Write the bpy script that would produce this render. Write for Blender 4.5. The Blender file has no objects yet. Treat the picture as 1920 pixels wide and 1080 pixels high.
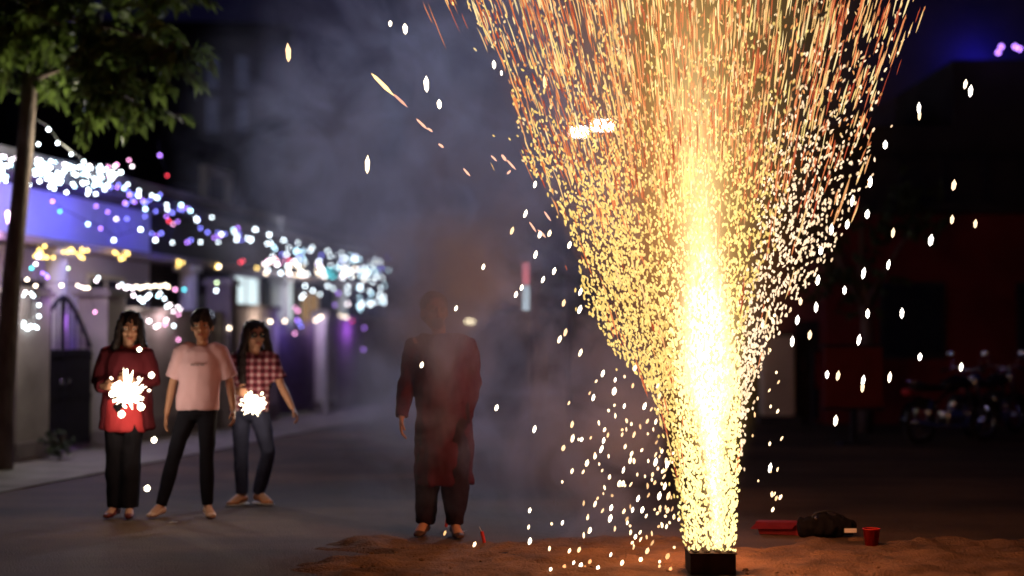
import bpy, bmesh, math, random
from mathutils import Vector, Matrix, Euler, noise

R = random.Random(7)
PI = math.pi
scene = bpy.context.scene
C = scene.collection

# ------------------------------------------------------------------ camera
F = 2667.0            # focal length in photo pixels
CAMH = 1.4
HOR = 640.0           # horizon row
PITCH = math.atan((HOR - 540) / F)
cam_d = bpy.data.cameras.new('camera')
cam = bpy.data.objects.new('camera', cam_d)
C.objects.link(cam)
cam.location = (0, 0, CAMH)
cam.rotation_euler = (PI / 2 + PITCH, 0, 0)
cam_d.sensor_width = 36
cam_d.lens = F / 1920 * 36
cam_d.clip_start = 0.1
cam_d.clip_end = 600
cam_d.dof.use_dof = True
cam_d.dof.focus_distance = 9.15
cam_d.dof.aperture_fstop = 0.05 / 0.073
cam_d.dof.aperture_blades = 0
scene.camera = cam

# ------------------------------------------------------------------ night sky
world = bpy.data.worlds.new('World')
scene.world = world
world.use_nodes = True
wn = world.node_tree
bg = wn.nodes['Background']
sky = wn.nodes.new('ShaderNodeTexSky')
sky.sky_type = 'NISHITA'
sky.sun_disc = False
sky.sun_elevation = math.radians(-6)
sky.sun_rotation = math.radians(200)
mixw = wn.nodes.new('ShaderNodeMix')
mixw.data_type = 'RGBA'
mixw.blend_type = 'ADD'
mixw.inputs[0].default_value = 1.0
mixw.inputs[7].default_value = (0.030, 0.026, 0.115, 1)     # town glow in the night air
wn.links.new(sky.outputs[0], mixw.inputs[6])
wn.links.new(mixw.outputs[2], bg.inputs[0])
bg.inputs[1].default_value = 0.075

vs = scene.view_settings
vs.view_transform = 'Standard'
vs.look = 'None'
vs.exposure = 0
vs.gamma = 1
vs.use_curve_mapping = False

cy = scene.cycles
cy.max_bounces = 5
cy.diffuse_bounces = 2
cy.glossy_bounces = 2
cy.transmission_bounces = 3
cy.transparent_max_bounces = 8
cy.volume_bounces = 0
cy.volume_step_rate = 1.2
cy.volume_max_steps = 96
cy.sample_clamp_indirect = 1.5
cy.sample_clamp_direct = 0
cy.use_denoising = True
cy.adaptive_threshold = 0.02
cy.caustics_reflective = False
cy.caustics_refractive = False

# ------------------------------------------------------------------ helpers
def at(px, py, Y):
    """World point that stands Y metres up the street in the direction of a photo pixel."""
    k = (px - 960) / F
    # small pitch: rows are measured from the horizon
    return Vector((k * Y, Y, CAMH + (HOR - py) / F * Y))

def ground_at(px, py):
    return at(px, py, CAMH * F / (py - HOR))

def tag(o, label=None, cat=None, group=None, kind=None):
    if label: o['label'] = label
    if cat: o['category'] = cat
    if group: o['group'] = group
    if kind: o['kind'] = kind
    return o

def empty(name, loc=(0, 0, 0), rz=0.0, label=None, cat=None, group=None):
    o = bpy.data.objects.new(name, None)
    o.empty_display_size = 0.1
    C.objects.link(o)
    o.location = loc
    o.rotation_euler = (0, 0, rz)
    return tag(o, label, cat, group)

def obj(name, bm, mat=None, parent=None, smooth=False):
    me = bpy.data.meshes.new(name)
    bm.to_mesh(me)
    bm.free()
    if smooth:
        for p in me.polygons: p.use_smooth = True
    if mat: me.materials.append(mat)
    o = bpy.data.objects.new(name, me)
    C.objects.link(o)
    if parent: o.parent = parent
    return o

def inst(name, me, parent=None, loc=(0, 0, 0), rot=(0, 0, 0), sc=(1, 1, 1)):
    o = bpy.data.objects.new(name, me)
    C.objects.link(o)
    if parent: o.parent = parent
    o.location = loc
    o.rotation_euler = rot
    o.scale = sc
    return o

def lamp(name, parent, loc, power, color, radius=0.1, kind='POINT'):
    l = bpy.data.lights.new(name, kind)
    l.energy = power
    l.color = color
    l.shadow_soft_size = radius
    o = bpy.data.objects.new(name, l)
    C.objects.link(o)
    o.parent = parent
    o.location = loc
    return o

def BM(): return bmesh.new()

def box(bm, x0, x1, y0, y1, z0, z1, bev=0.0):
    r = bmesh.ops.create_cube(bm, size=1)
    vv = r['verts']
    bmesh.ops.scale(bm, verts=vv, vec=(x1 - x0, y1 - y0, z1 - z0))
    bmesh.ops.translate(bm, verts=vv, vec=((x0 + x1) / 2, (y0 + y1) / 2, (z0 + z1) / 2))
    if bev:
        es = list({e for v in vv for e in v.link_edges})
        bmesh.ops.bevel(bm, geom=es, offset=bev, segments=2, affect='EDGES', profile=0.6)
    return bm

def frame(t, ref):
    t = t.normalized()
    s = ref - t * ref.dot(t)
    if s.length < 1e-4:
        s = Vector((0, 1, 0)) - t * t.y
    s.normalize()
    return s, t.cross(s)

def loft(bm, pts, rad, n=14, ref=(1, 0, 0), closed_ends=True):
    """Tube through pts; rad is a list of r or (r_side, r_depth)."""
    pts = [Vector(p) for p in pts]
    ref = Vector(ref)
    rings = []
    for i, p in enumerate(pts):
        a = pts[max(0, i - 1)]
        b = pts[min(len(pts) - 1, i + 1)]
        s, u = frame(b - a, ref)
        r = rad[i]
        if not isinstance(r, tuple): r = (r, r)
        rings.append([bm.verts.new(p + s * (r[0] * math.cos(2 * PI * k / n)) + u * (r[1] * math.sin(2 * PI * k / n))) for k in range(n)])
    for a, b in zip(rings, rings[1:]):
        for k in range(n):
            bm.faces.new((a[k], a[(k + 1) % n], b[(k + 1) % n], b[k]))
    if closed_ends:
        bm.faces.new(rings[0][::-1])
        bm.faces.new(rings[-1])
    return bm

def ell(bm, c, r, seg=16, rot=None):
    res = bmesh.ops.create_uvsphere(bm, u_segments=seg, v_segments=max(6, seg * 2 // 3), radius=1)
    vv = res['verts']
    bmesh.ops.scale(bm, verts=vv, vec=r if not isinstance(r, float) else (r, r, r))
    if rot: bmesh.ops.rotate(bm, verts=vv, matrix=Euler(rot).to_matrix(), cent=(0, 0, 0))
    bmesh.ops.translate(bm, verts=vv, vec=c)
    return bm

def torus(bm, c, R_, r, axis='Y', n=28, m=8, arc=2 * PI, start=0):
    rings = []
    full = abs(arc - 2 * PI) < 1e-3
    cnt = n if full else n + 1
    for i in range(cnt):
        a = start + arc * i / n
        ring = []
        for j in range(m):
            b = 2 * PI * j / m
            rr = R_ + r * math.cos(b)
            h = r * math.sin(b)
            p = Vector((rr * math.cos(a), h, rr * math.sin(a)))
            if axis == 'Z': p = Vector((p.x, p.z, p.y))
            ring.append(bm.verts.new(Vector(c) + p))
        rings.append(ring)
    for i in range(n if full else n):
        A, B = rings[i], rings[(i + 1) % cnt]
        for j in range(m):
            bm.faces.new((A[j], A[(j + 1) % m], B[(j + 1) % m], B[j]))
    return bm

def remeshed(bm, voxel, smooth_it=4, fold=0.0, fold_size=0.15, seed=0):
    """Fuse overlapping closed shapes into one continuous surface."""
    me = bpy.data.meshes.new('tmp')
    bmesh.ops.recalc_face_normals(bm, faces=bm.faces)
    bm.to_mesh(me); bm.free()
    o = bpy.data.objects.new('tmp', me)
    C.objects.link(o)
    m = o.modifiers.new('r', 'REMESH'); m.mode = 'VOXEL'; m.voxel_size = voxel
    s = o.modifiers.new('s', 'SMOOTH'); s.iterations = smooth_it; s.factor = 0.5
    dg = bpy.context.evaluated_depsgraph_get()
    dg.update()
    me2 = bpy.data.meshes.new_from_object(o.evaluated_get(dg))
    bpy.data.objects.remove(o)
    bpy.data.meshes.remove(me)
    if fold:
        off = Vector((seed * 3.1, seed * 1.7, seed))
        ns = [v.normal.copy() for v in me2.vertices]
        for v, nn in zip(me2.vertices, ns):
            q = Vector((v.co.x / fold_size, v.co.y / fold_size, v.co.z / (fold_size * 1.8))) + off
            v.co += nn * fold * (noise.noise(q) + 0.5 * noise.noise(q * 2.3))
    for p in me2.polygons: p.use_smooth = True
    return me2

def objm(name, me, mat, parent):
    me.materials.clear()
    me.materials.append(mat)
    me.name = name
    o = bpy.data.objects.new(name, me)
    C.objects.link(o)
    o.parent = parent
    return o

# ------------------------------------------------------------------ materials
def mat(name, col, rough=0.8, var=0.25, scale=6.0, bump=0.2, bscale=40.0, metal=0.0, spec=0.3, stretch=(1, 1, 1)):
    m = bpy.data.materials.new(name)
    m.use_nodes = True
    nt = m.node_tree
    b = nt.nodes['Principled BSDF']
    b.inputs['Roughness'].default_value = rough
    b.inputs['Metallic'].default_value = metal
    b.inputs['Specular IOR Level'].default_value = spec
    tc = nt.nodes.new('ShaderNodeTexCoord')
    mp = nt.nodes.new('ShaderNodeMapping'); mp.inputs[3].default_value = stretch
    nt.links.new(tc.outputs['Object'], mp.inputs[0])
    nz = nt.nodes.new('ShaderNodeTexNoise'); nz.inputs['Scale'].default_value = scale; nz.inputs['Detail'].default_value = 5
    nt.links.new(mp.outputs[0], nz.inputs[0])
    rp = nt.nodes.new('ShaderNodeValToRGB')
    c0 = tuple(max(0, c * (1 - var)) for c in col) + (1,)
    c1 = tuple(min(1, c * (1 + var)) for c in col) + (1,)
    rp.color_ramp.elements[0].position = 0.3; rp.color_ramp.elements[0].color = c0
    rp.color_ramp.elements[1].position = 0.7; rp.color_ramp.elements[1].color = c1
    nt.links.new(nz.outputs[0], rp.inputs[0])
    nt.links.new(rp.outputs[0], b.inputs['Base Color'])
    if bump:
        n2 = nt.nodes.new('ShaderNodeTexNoise'); n2.inputs['Scale'].default_value = bscale; n2.inputs['Detail'].default_value = 4
        nt.links.new(mp.outputs[0], n2.inputs[0])
        bp = nt.nodes.new('ShaderNodeBump'); bp.inputs['Strength'].default_value = bump; bp.inputs['Distance'].default_value = 0.02
        nt.links.new(n2.outputs[0], bp.inputs['Height'])
        nt.links.new(bp.outputs[0], b.inputs['Normal'])
    return m

def glow(name, col, strength, sample=False):
    m = bpy.data.materials.new(name)
    m.use_nodes = True
    nt = m.node_tree
    nt.nodes.remove(nt.nodes['Principled BSDF'])
    e = nt.nodes.new('ShaderNodeEmission')
    e.inputs[0].default_value = tuple(col) + (1,)
    e.inputs[1].default_value = strength
    nt.links.new(e.outputs[0], nt.nodes['Material Output'].inputs[0])
    m.cycles.emission_sampling = 'AUTO' if sample else 'NONE'
    return m

M = {}
M['plaster'] = mat('weathered_plaster', (0.36, 0.33, 0.31), 0.9, 0.3, 1.5, 0.3, 30)
M['plaster_dark'] = mat('stained_plaster', (0.22, 0.19, 0.19), 0.9, 0.35, 1.2, 0.3, 30)
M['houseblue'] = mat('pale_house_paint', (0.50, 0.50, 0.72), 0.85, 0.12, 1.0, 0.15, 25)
M['concrete'] = mat('concrete', (0.24, 0.22, 0.20), 0.9, 0.3, 2.0, 0.4, 30)
M['irondark'] = mat('dark_painted_iron', (0.012, 0.011, 0.022), 0.6, 0.3, 8, 0.1, 60)
M['ironpurple'] = mat('purple_grey_iron', (0.12, 0.09, 0.15), 0.55, 0.3, 8, 0.1, 60)
M['wire'] = mat('black_wire', (0.015, 0.015, 0.02), 0.6, 0.1, 5, 0)
M['white_paint'] = mat('white_paint', (0.62, 0.62, 0.60), 0.6, 0.12, 3, 0.1, 30)
M['red_wall'] = mat('dark_red_wall_paint', (0.15, 0.014, 0.014), 0.85, 0.3, 0.8, 0.2, 20)
M['dark_wall'] = mat('plain_dark_wall', (0.035, 0.030, 0.035), 0.9, 0.3, 1.0, 0.2, 20)  # very dark wall colour, varied at random
M['slate_wall'] = mat('slate_blue_wall', (0.10, 0.10, 0.16), 0.9, 0.2, 0.8, 0.2, 20)
M['bark'] = mat('bark', (0.13, 0.09, 0.08), 0.9, 0.4, 12, 0.8, 30, stretch=(1, 1, 0.25))
M['leaf'] = mat('leaf_green', (0.115, 0.165, 0.035), 0.5, 0.5, 3.0, 0, spec=0.4)
_nt = M['leaf'].node_tree
_b = _nt.nodes['Principled BSDF']; _tr = _nt.nodes.new('ShaderNodeBsdfTranslucent'); _mx = _nt.nodes.new('ShaderNodeMixShader')
_nt.links.new(_b.inputs['Base Color'].links[0].from_socket, _tr.inputs[0]); _mx.inputs[0].default_value = .45
_nt.links.new(_b.outputs[0], _mx.inputs[1]); _nt.links.new(_tr.outputs[0], _mx.inputs[2]); _nt.links.new(_mx.outputs[0], _nt.nodes['Material Output'].inputs[0])
M['leafdark'] = mat('dark_leaf', (0.04, 0.06, 0.025), 0.6, 0.5, 2.0, 0)
M['skin'] = mat('brown_skin', (0.42, 0.22, 0.14), 0.5, 0.08, 8, 0.03, 120)
M['hair'] = mat('black_hair', (0.014, 0.009, 0.010), 0.4, 0.4, 30, 0.6, 90, stretch=(1, 1, 0.1))
M['glass'] = mat('dark_glass', (0.015, 0.017, 0.02), 0.1, 0.1, 2, 0, spec=0.6)
M['black_plastic'] = mat('black_plastic', (0.015, 0.014, 0.016), 0.45, 0.2, 10, 0.05)
M['rubber'] = mat('tyre_rubber', (0.02, 0.02, 0.02), 0.85, 0.2, 20, 0.3)
M['chrome'] = mat('chrome', (0.75, 0.75, 0.75), 0.18, 0.05, 8, 0.02, metal=1.0)
M['black_paint'] = mat('black_gloss_paint', (0.018, 0.016, 0.02), 0.2, 0.1, 5, 0, spec=0.6)
M['red_plastic'] = mat('red_plastic', (0.42, 0.020, 0.014), 0.4, 0.1, 8, 0.02)
M['red_card'] = mat('red_card', (0.22, 0.012, 0.018), 0.7, 0.2, 8, 0.05)
M['card_dark'] = mat('scorched_card', (0.020, 0.013, 0.012), 0.85, 0.5, 12, 0.3)
M['paper'] = mat('white_paper', (0.65, 0.60, 0.55), 0.85, 0.15, 9, 0.2)

def bmat_vol_none(m): return m

# ------------------------------------------------------------------ ground
def ground_material():
    m = mat('street_asphalt', (0.070, 0.044, 0.027), 0.78, 0.35, 1.1, 0.6, 70, spec=0.35)
    nt = m.node_tree
    b = nt.nodes['Principled BSDF']
    tc = [n for n in nt.nodes if n.type == 'TEX_COORD'][0]
    # broad worn and dusty stretches
    n = nt.nodes.new('ShaderNodeTexNoise'); n.inputs['Scale'].default_value = 0.45; n.inputs['Detail'].default_value = 6
    mp = nt.nodes.new('ShaderNodeMapping'); mp.inputs[3].default_value = (0.6, 1.4, 1)
    nt.links.new(tc.outputs['Object'], mp.inputs[0]); nt.links.new(mp.outputs[0], n.inputs[0])
    rp = nt.nodes.new('ShaderNodeValToRGB')
    rp.color_ramp.elements[0].position = 0.42; rp.color_ramp.elements[0].color = (0.6, 0.6, 0.62, 1)
    rp.color_ramp.elements[1].position = 0.62; rp.color_ramp.elements[1].color = (1.6, 1.45, 1.3, 1)
    nt.links.new(n.outputs[0], rp.inputs[0])
    mx = nt.nodes.new('ShaderNodeMix'); mx.data_type = 'RGBA'; mx.blend_type = 'MULTIPLY'; mx.inputs[0].default_value = 1
    src = b.inputs['Base Color'].links[0].from_socket
    nt.links.new(src, mx.inputs[6]); nt.links.new(rp.outputs[0], mx.inputs[7])
    nt.links.new(mx.outputs[2], b.inputs['Base Color'])
    return m
M['asphalt'] = ground_material()

def grid_ground():
    bm = BM()
    xs = [-300, -100, -40, -15] + [-8 + 0.25 * i for i in range(73)] + [15, 40, 100, 300]
    ys = [-60, -10, 2, 5] + [6 + 0.25 * i for i in range(73)] + [26, 30, 36, 45, 60, 100, 200, 500]
    V = [[bm.verts.new((x, y, 0.012 * noise.noise((x * 0.7, y * 0.7, 0)) + 0.006 * noise.noise((x * 2.1, y * 2.1, 4)))) for x in xs] for y in ys]
    for j in range(len(ys) - 1):
        for i in range(len(xs) - 1):
            bm.faces.new((V[j][i], V[j][i + 1], V[j + 1][i + 1], V[j + 1][i]))
    return bm
ground = obj('ground', grid_ground(), M['asphalt'], smooth=True)
tag(ground, kind='structure')

# rough earth heap round the firework
def dirt():
    bm = BM()
    nx, ny = 190, 90
    x0, x1, y0, y1 = -1.45, 4.2, 7.6, 10.2
    V = []
    for j in range(ny + 1):
        row = []
        for i in range(nx + 1):
            x = x0 + (x1 - x0) * i / nx; y = y0 + (y1 - y0) * j / ny
            u = (x - x0) / (x1 - x0); v = (y - y0) / (y1 - y0)
            edge = min(u * 4.5, (1 - u) * 4, (1 - v) * 2.6, v * 3 + 0.6)
            edge += 0.55 * noise.noise((x * 1.6, y * 2.2, 1)) + 0.25 * noise.noise((x * 5, y * 6, 2))
            k = max(0, min(1, edge * 1.6))
            k = k * k * (3 - 2 * k)
            h = 0.034 + 0.030 * noise.noise((x * 2.4, y * 3.5, 5)) + 0.024 * noise.noise((x * 7, y * 9, 7)) + 0.008 * noise.noise((x * 22, y * 24, 9))
            d = math.hypot(x - 1.19, y - 8.6)
            h *= min(1, max(0.35, d / 0.5)) 
            row.append(bm.verts.new((x, y, -0.025 + k * (h + 0.025))))
        V.append(row)
    for j in range(ny):
        for i in range(nx):
            bm.faces.new((V[j][i], V[j][i + 1], V[j + 1][i + 1], V[j + 1][i]))
    return bm
M['earth'] = mat('dry_earth', (0.13, 0.072, 0.038), 0.95, 0.45, 3.0, 0.9, 55)
o = obj('dirt_ground', dirt(), M['earth'], smooth=True); tag(o, kind='structure')

# pebbles and grit on the earth
def grit():
    bm = BM()
    for _ in range(900):
        x = R.uniform(-1.0, 3.6); y = R.uniform(7.8, 9.6)
        if abs(x - 1.19) < 0.2 and abs(y - 8.6) < 0.2: continue
        r = R.uniform(0.004, 0.014) * (1.5 if R.random() < 0.08 else 1)
        res = bmesh.ops.create_icosphere(bm, subdivisions=1, radius=r)
        for v in res['verts']:
            v.co = Vector((v.co.x * R.uniform(.7, 1.3), v.co.y * R.uniform(.7, 1.3), v.co.z * 0.6)) + Vector((x, y, 0.022))
    return bm
o = obj('gravel', grit(), M['earth'], smooth=False)
tag(o, 'brown grit and pebbles scattered on the earth around the firework', 'gravel', kind='stuff')

# ------------------------------------------------------------------ the street front on the left
WR = math.atan2(0.9844, 0.1758)
P0 = Vector((-5.8, 16.2, 0))
def s_of(px):
    k = (px - 960) / F
    return (8.693 / (0.1786 - k) - 16.2) / 0.9844
def W(s, y=0, z=0):
    """street-front frame: s along the wall, y behind it, z up -> world"""
    return P0 + Vector((0.1758 * s - 0.9844 * y, 0.9844 * s + 0.1758 * y, z))
def front(name, s, y=0.0, z=0.0, **k):
    return empty(name, W(s, y, z), WR, **k)

# kerb and concrete apron in front of the wall
bm = BM()
for i in range(24):
    s = -6 + i * 1.02
    box(bm, s, s + 1.0, -1.62, -1.47, -0.05, 0.018, 0.004)
kerb = obj('kerb', bm, M['concrete']); kerb.location = P0; kerb.rotation_euler = (0, 0, WR)
tag(kerb, kind='structure')
bm = BM(); box(bm, -8, 18, -1.468, 0.4, -0.05, 0.016)
o = obj('pavement', bm, M['concrete']); o.location = P0; o.rotation_euler = (0, 0, WR); tag(o, kind='structure')

def wall_seg(s0, s1, h, label, m='plaster', th=0.2):
    t = front('compound_wall', s0, label=label, cat='wall', group='compound walls along the street')
    L = s1 - s0
    bm = BM(); box(bm, 0, L, -0.0, th, 0.0, h); obj('wall_body', bm, M[m], t)
    bm = BM(); box(bm, -0.02, L + 0.02, -0.05, th + 0.05, h + 0.002, h + 0.07, 0.01); obj('coping', bm, M['concrete'], t)
    bm = BM(); box(bm, 0, L, -0.035, -0.003, 0.07, 0.32, 0.006); obj('plinth', bm, M['plaster_dark'], t)
    return t
def pillar(s0, s1, h, label, m='plaster', y0=-0.16, y1=0.26, ball=False):
    t = front('gate_pillar', (s0 + s1) / 2, label=label, cat='pillar', group='gate pillars along the street')
    w = (s1 - s0) / 2
    bm = BM(); box(bm, -w, w, y0, y1, 0.0, h, 0.008); obj('shaft', bm, M[m], t)
    bm = BM(); box(bm, -w - .05, w + .05, y0 - .05, y1 + .05, h + .002, h + .06, 0.01); box(bm, -w - .01, w + .01, y0 - .01, y1 + .01, h + .062, h + .11, 0.01)
    obj('capital', bm, M['concrete'], t)
    bm = BM(); box(bm, -w - .03, w + .03, y0 - .03, y1 + .03, 0.07, 0.24, 0.006); obj('pillar_base', bm, M['plaster_dark'], t)
    return t

wall_seg(-6.0, -0.1, 1.95, 'long plain compound wall at the left end beyond the tree')
pillar(0.05, 0.80, 1.92, 'broad pale pillar between the tree trunk and the dark arched gate')
pillar(2.30, 2.78, 1.98, 'pale pillar on the far side of the dark arched gate behind the woman in red')
wall_seg(2.80, 6.55, 1.80, 'grey wall behind the woman in red and the woman in the pale shirt')
pillar(6.6, 6.9, 2.3, 'slim dark pillar rising behind the head of the woman in the pale shirt', 'plaster_dark')
wall_seg(6.92, 9.3, 1.95, 'beige wall behind the long haired woman in the checked shirt')
pillar(11.55, 12.15, 1.90, 'narrow whitish pillar between the purple lit gate and the far wall', 'white_paint', -0.2, 0.1)
wall_seg(12.2, 19.5, 1.85, 'farthest purple lit wall at the end of the street front', 'plaster_dark')

# arched gate near
def arched_gate():
    t = front('arched_gate', 0.82, 0.05, label='black solid gate with an arched grille above it, between two pale pillars', cat='gate')
    L = 1.46
    for k in range(2):
        a = 0.01 + k * L / 2
        bm = BM(); box(bm, a, a + L / 2 - 0.02, 0, 0.04, 0.10, 1.30, 0.006)
        leaf = obj('gate_leaf', bm, M['irondark'], t)
        for z in (0.16, 0.72, 1.24):
            bm = BM(); box(bm, a + 0.02, a + L / 2 - 0.04, -0.025, -0.002, z - 0.025, z + 0.025, 0.004)
            obj('rail', bm, M['irondark'], leaf)
        bm = BM(); torus(bm, (a + (0.62 if k == 0 else 0.08), -0.03, 0.9), 0.035, 0.007, n=14, m=6)
        obj('handle', bm, M['chrome'], leaf)
    # arch
    bm = BM()
    def arc(r0, zc):
        pts = []
        for i in range(15):
            u = -1 + 2 * i / 14
            pts.append((L / 2 + u * L / 2 * 0.98, 0.02, zc + r0 * (1 - abs(u) ** 1.5)))
        return pts
    loft(bm, arc(0.62, 1.34), [0.028] * 15, 8)
    obj('arch_frame', bm, M['irondark'], t)
    bm = BM(); box(bm, L / 2 - 0.03, L / 2 + 0.03, 0, 0.04, 1.302, 1.93); obj('centre_post', bm, M['irondark'], t)
    for i in range(9):
        u = -0.84 + 1.68 * i / 8
        if abs(u) < 0.06: continue
        x = L / 2 + u * L / 2
        bm = BM(); box(bm, x - .009, x + .009, 0.01, 0.03, 1.302, 1.32 + 0.6 * (1 - abs(u) ** 1.5)); obj('grille_bar', bm, M['ironpurple'], t)
arched_gate()

def bar_gate():
    t = front('bar_gate', 9.35, 0.05, label='tall metal gate of upright bars lit purple, beyond the woman in the checked shirt', cat='gate')
    L = 2.15
    bm = BM()
    for z in (0.12, 0.75, 1.62): box(bm, 0, L, 0, 0.04, z - 0.03, z + 0.03)
    box(bm, -0.002, 0.05, -.01, 0.05, 0.05, 1.8); box(bm, L - 0.05, L + .002, -.01, 0.05, 0.05, 1.8)
    obj('gate_frame', bm, M['ironpurple'], t)
    bm = BM(); box(bm, 0.05, L - 0.05, 0.045, 0.055, 0.16, 1.55); obj('backing_sheet', bm, M['ironpurple'], t)
    for i in range(16):
        x = 0.10 + i * (L - 0.2) / 15
        bm = BM(); box(bm, x - .014, x + .014, -0.03, -0.004, 0.08, 1.74); loft(bm, [(x, -.017, 1.742), (x, -.017, 1.82)], [0.018, 0.002], 6)
        obj('gate_bar', bm, M['ironpurple'], t)
    # small white post in front of it
    p = front('thin_post', 11.0, -0.35, label='thin pale post just before the whitish pillar', cat='post')
    bm = BM(); loft(bm, [(0, 0, 0), (0, 0, 1.75)], [0.045, 0.045], 12); obj('post_tube', bm, M['white_paint'], p)
    bm = BM(); ell(bm, (0, 0, 1.76), (.055, .055, .04), 12); obj('post_cap', bm, M['white_paint'], p)
bar_gate()

# house behind the wall
M['win_teal'] = glow('window_lit_teal', (0.70, 0.85, 0.88), 1.3)
M['win_warm'] = glow('window_lit_warm', (0.95, 0.55, 0.25), 0.35)
def house():
    t = front('house', 0, label='single storey house with lit eaves behind the street wall on the left', cat='house')
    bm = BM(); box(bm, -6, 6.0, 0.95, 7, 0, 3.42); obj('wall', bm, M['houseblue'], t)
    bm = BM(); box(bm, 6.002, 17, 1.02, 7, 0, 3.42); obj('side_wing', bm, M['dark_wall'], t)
    bm = BM(); box(bm, -6.3, 17.3, 0.25, 7.3, 3.422, 3.56, 0.01); obj('roof_slab', bm, M['dark_wall'], t)
    bm = BM(); box(bm, -6.3, 17.3, 0.30, 0.42, 3.562, 3.72, 0.01); obj('parapet', bm, M['plaster_dark'], t)
    bm = BM(); box(bm, -6, 17, 0.45, 0.948, 2.62, 2.72, 0.008); obj('sunshade', bm, M['plaster_dark'], t)
    for s in (2.35, 6.7, 11.2, 15):
        bm = BM(); loft(bm, [(s, 0.6, 0.05), (s, 0.6, 2.618)], [0.15, 0.14], 16); c = obj('porch_column', bm, M['white_paint'], t, True)
        bm = BM(); box(bm, s - .19, s + .19, .44, .79, 2.52, 2.616, .01); obj('column_head', bm, M['white_paint'], c)
    for s0, w, z0, z1, mm in ((0.4, 1.0, 1.2, 2.3, 'glass'), (3.9, 1.1, 1.2, 2.3, 'glass'), (9.5, 1.25, 1.6, 2.58, 'win_teal'), (11.6, 1.1, 1.6, 2.58, 'win_teal'), (13.3, 1.1, 1.4, 2.4, 'win_warm')):
        bm = BM()
        box(bm, s0 - .06, s0 + w + .06, 0.90, 0.947, z0 - .06, z0); box(bm, s0 - .06, s0 + w + .06, 0.90, 0.947, z1, z1 + .06)
        box(bm, s0 - .06, s0, 0.90, 0.947, z0, z1); box(bm, s0 + w, s0 + w + .06, 0.90, 0.947, z0, z1); box(bm, s0 + w / 2 - .02, s0 + w / 2 + .02, 0.91, 0.945, z0, z1)
        f = obj('window', bm, M['white_paint'], t)
        bm = BM(); box(bm, s0, s0 + w, 0.93, 0.942, z0, z1); obj('pane', bm, M[mm], f)
    for s0 in (2.3, 5.4, 7.8):
        bm = BM(); box(bm, s0 - .5, s0 + .4, 0.91, 0.946, 0.1, 2.2, .006); d = obj('door', bm, M['irondark'], t)
        bm = BM(); ell(bm, (s0 + .3, .9, 1.1), .03, 8); obj('handle', bm, M['chrome'], d)
    return t
house()

# rooftop tank cabin (pale frame over the lights)
t = front('rooftop_cabin', 10.6, 2.0, 3.56, label='pale boxy tank shelter standing on the house roof above the lights', cat='roof shelter')
bm = BM()
for a, b in ((0, .12), (1.25, 1.37)):
    box(bm, a, b, -.1, .05, 0, 1.05)
box(bm, 0, 1.37, -.1, .05, 1.052, 1.20); box(bm, 0.122, 1.248, -.1, .05, 0.30, 0.40)
obj('shelter_frame', bm, M['white_paint'], t)
bm = BM(); loft(bm, [(0.68, .6, 0.0), (0.68, .6, .8), (.68, .6, .92)], [.44, .44, .2], 20); obj('water_tank', bm, M['slate_wall'], t, True)

# distant block behind the tree with faint pale windows
bt = empty('apartment_block', (-11.0, 46, 0), 0.1, 'tall dark block behind the tree with faint pale upright windows', 'building')
bm = BM(); box(bm, -6.5, 3.6, 0, 8, 0, 11.5); obj('wall', bm, M['dark_wall'], bt)
bm = BM(); box(bm, -6.7, 3.8, -.2, 8.2, 11.502, 11.8); obj('roof', bm, M['dark_wall'], bt)
M['win_faint'] = glow('window_faint', (0.14, 0.16, 0.30), 0.10)
for x in (-5, -3, 1.25, 2.2):
    for z in (1.2, 4.2, 8.2, 9.6):
        bm = BM(); box(bm, x - .28, x + .28, -.06, -.003, z - .06, z + 1.16, 0.01); w_ = obj('window', bm, M['dark_wall'], bt)
        bm = BM(); box(bm, x - .2, x + .2, -.075, -.062, z, z + 1.1); obj('pane', bm, M['win_faint'] if (x > 1 and z > 8) else M['glass'], w_)

# ------------------------------------------------------------------ trees
def leaf_quad(bm, p, d, L, w, roll):
    d = d.normalized()
    s, u = frame(d, Vector((math.cos(roll), math.sin(roll), 0.3)))
    a = bm.verts.new(p); b = bm.verts.new(p + d * L * .5 + s * w + u * w * .25); c = bm.verts.new(p + d * L - Vector((0, 0, L * .15)))
    e = bm.verts.new(p + d * L * .5 - s * w + u * w * .25); m_ = bm.verts.new(p + d * L * .5 - u * w * .1)
    bm.faces.new((a, b, m_)); bm.faces.new((b, c, m_)); bm.faces.new((c, e, m_)); bm.faces.new((e, a, m_))

def crown(bm, clusters, L, w, twig=None, droop=0.6, rnd=R):
    for (c, r, n) in clusters:
        c = Vector(c)
        k = max(1, n // 14)
        for _ in range(k):
            q = Vector([rnd.gauss(0, .5) for _ in range(3)])
            if q.length > 1.15: q = q.normalized() * rnd.uniform(.5, 1.1)
            q = c + q * r
            td = Vector((rnd.uniform(-1, 1), rnd.uniform(-1, 1), rnd.uniform(-.9, .5))).normalized()
            tl = L * rnd.uniform(1.2, 2.6)
            if twig is not None: loft(twig, [q, q + td * tl * .6, q + td * tl], [.006, .005, .003], 4, closed_ends=False)
            for i in range(14):
                f = (i + .5) / 14
                d = (td + Vector((rnd.uniform(-1, 1), rnd.uniform(-1, 1), rnd.uniform(-1, .6) - droop))).normalized()
                leaf_quad(bm, q + td * tl * f, d, L * rnd.uniform(.6, 1.2), w * rnd.uniform(.7, 1.2), rnd.uniform(0, 6.28))

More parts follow.
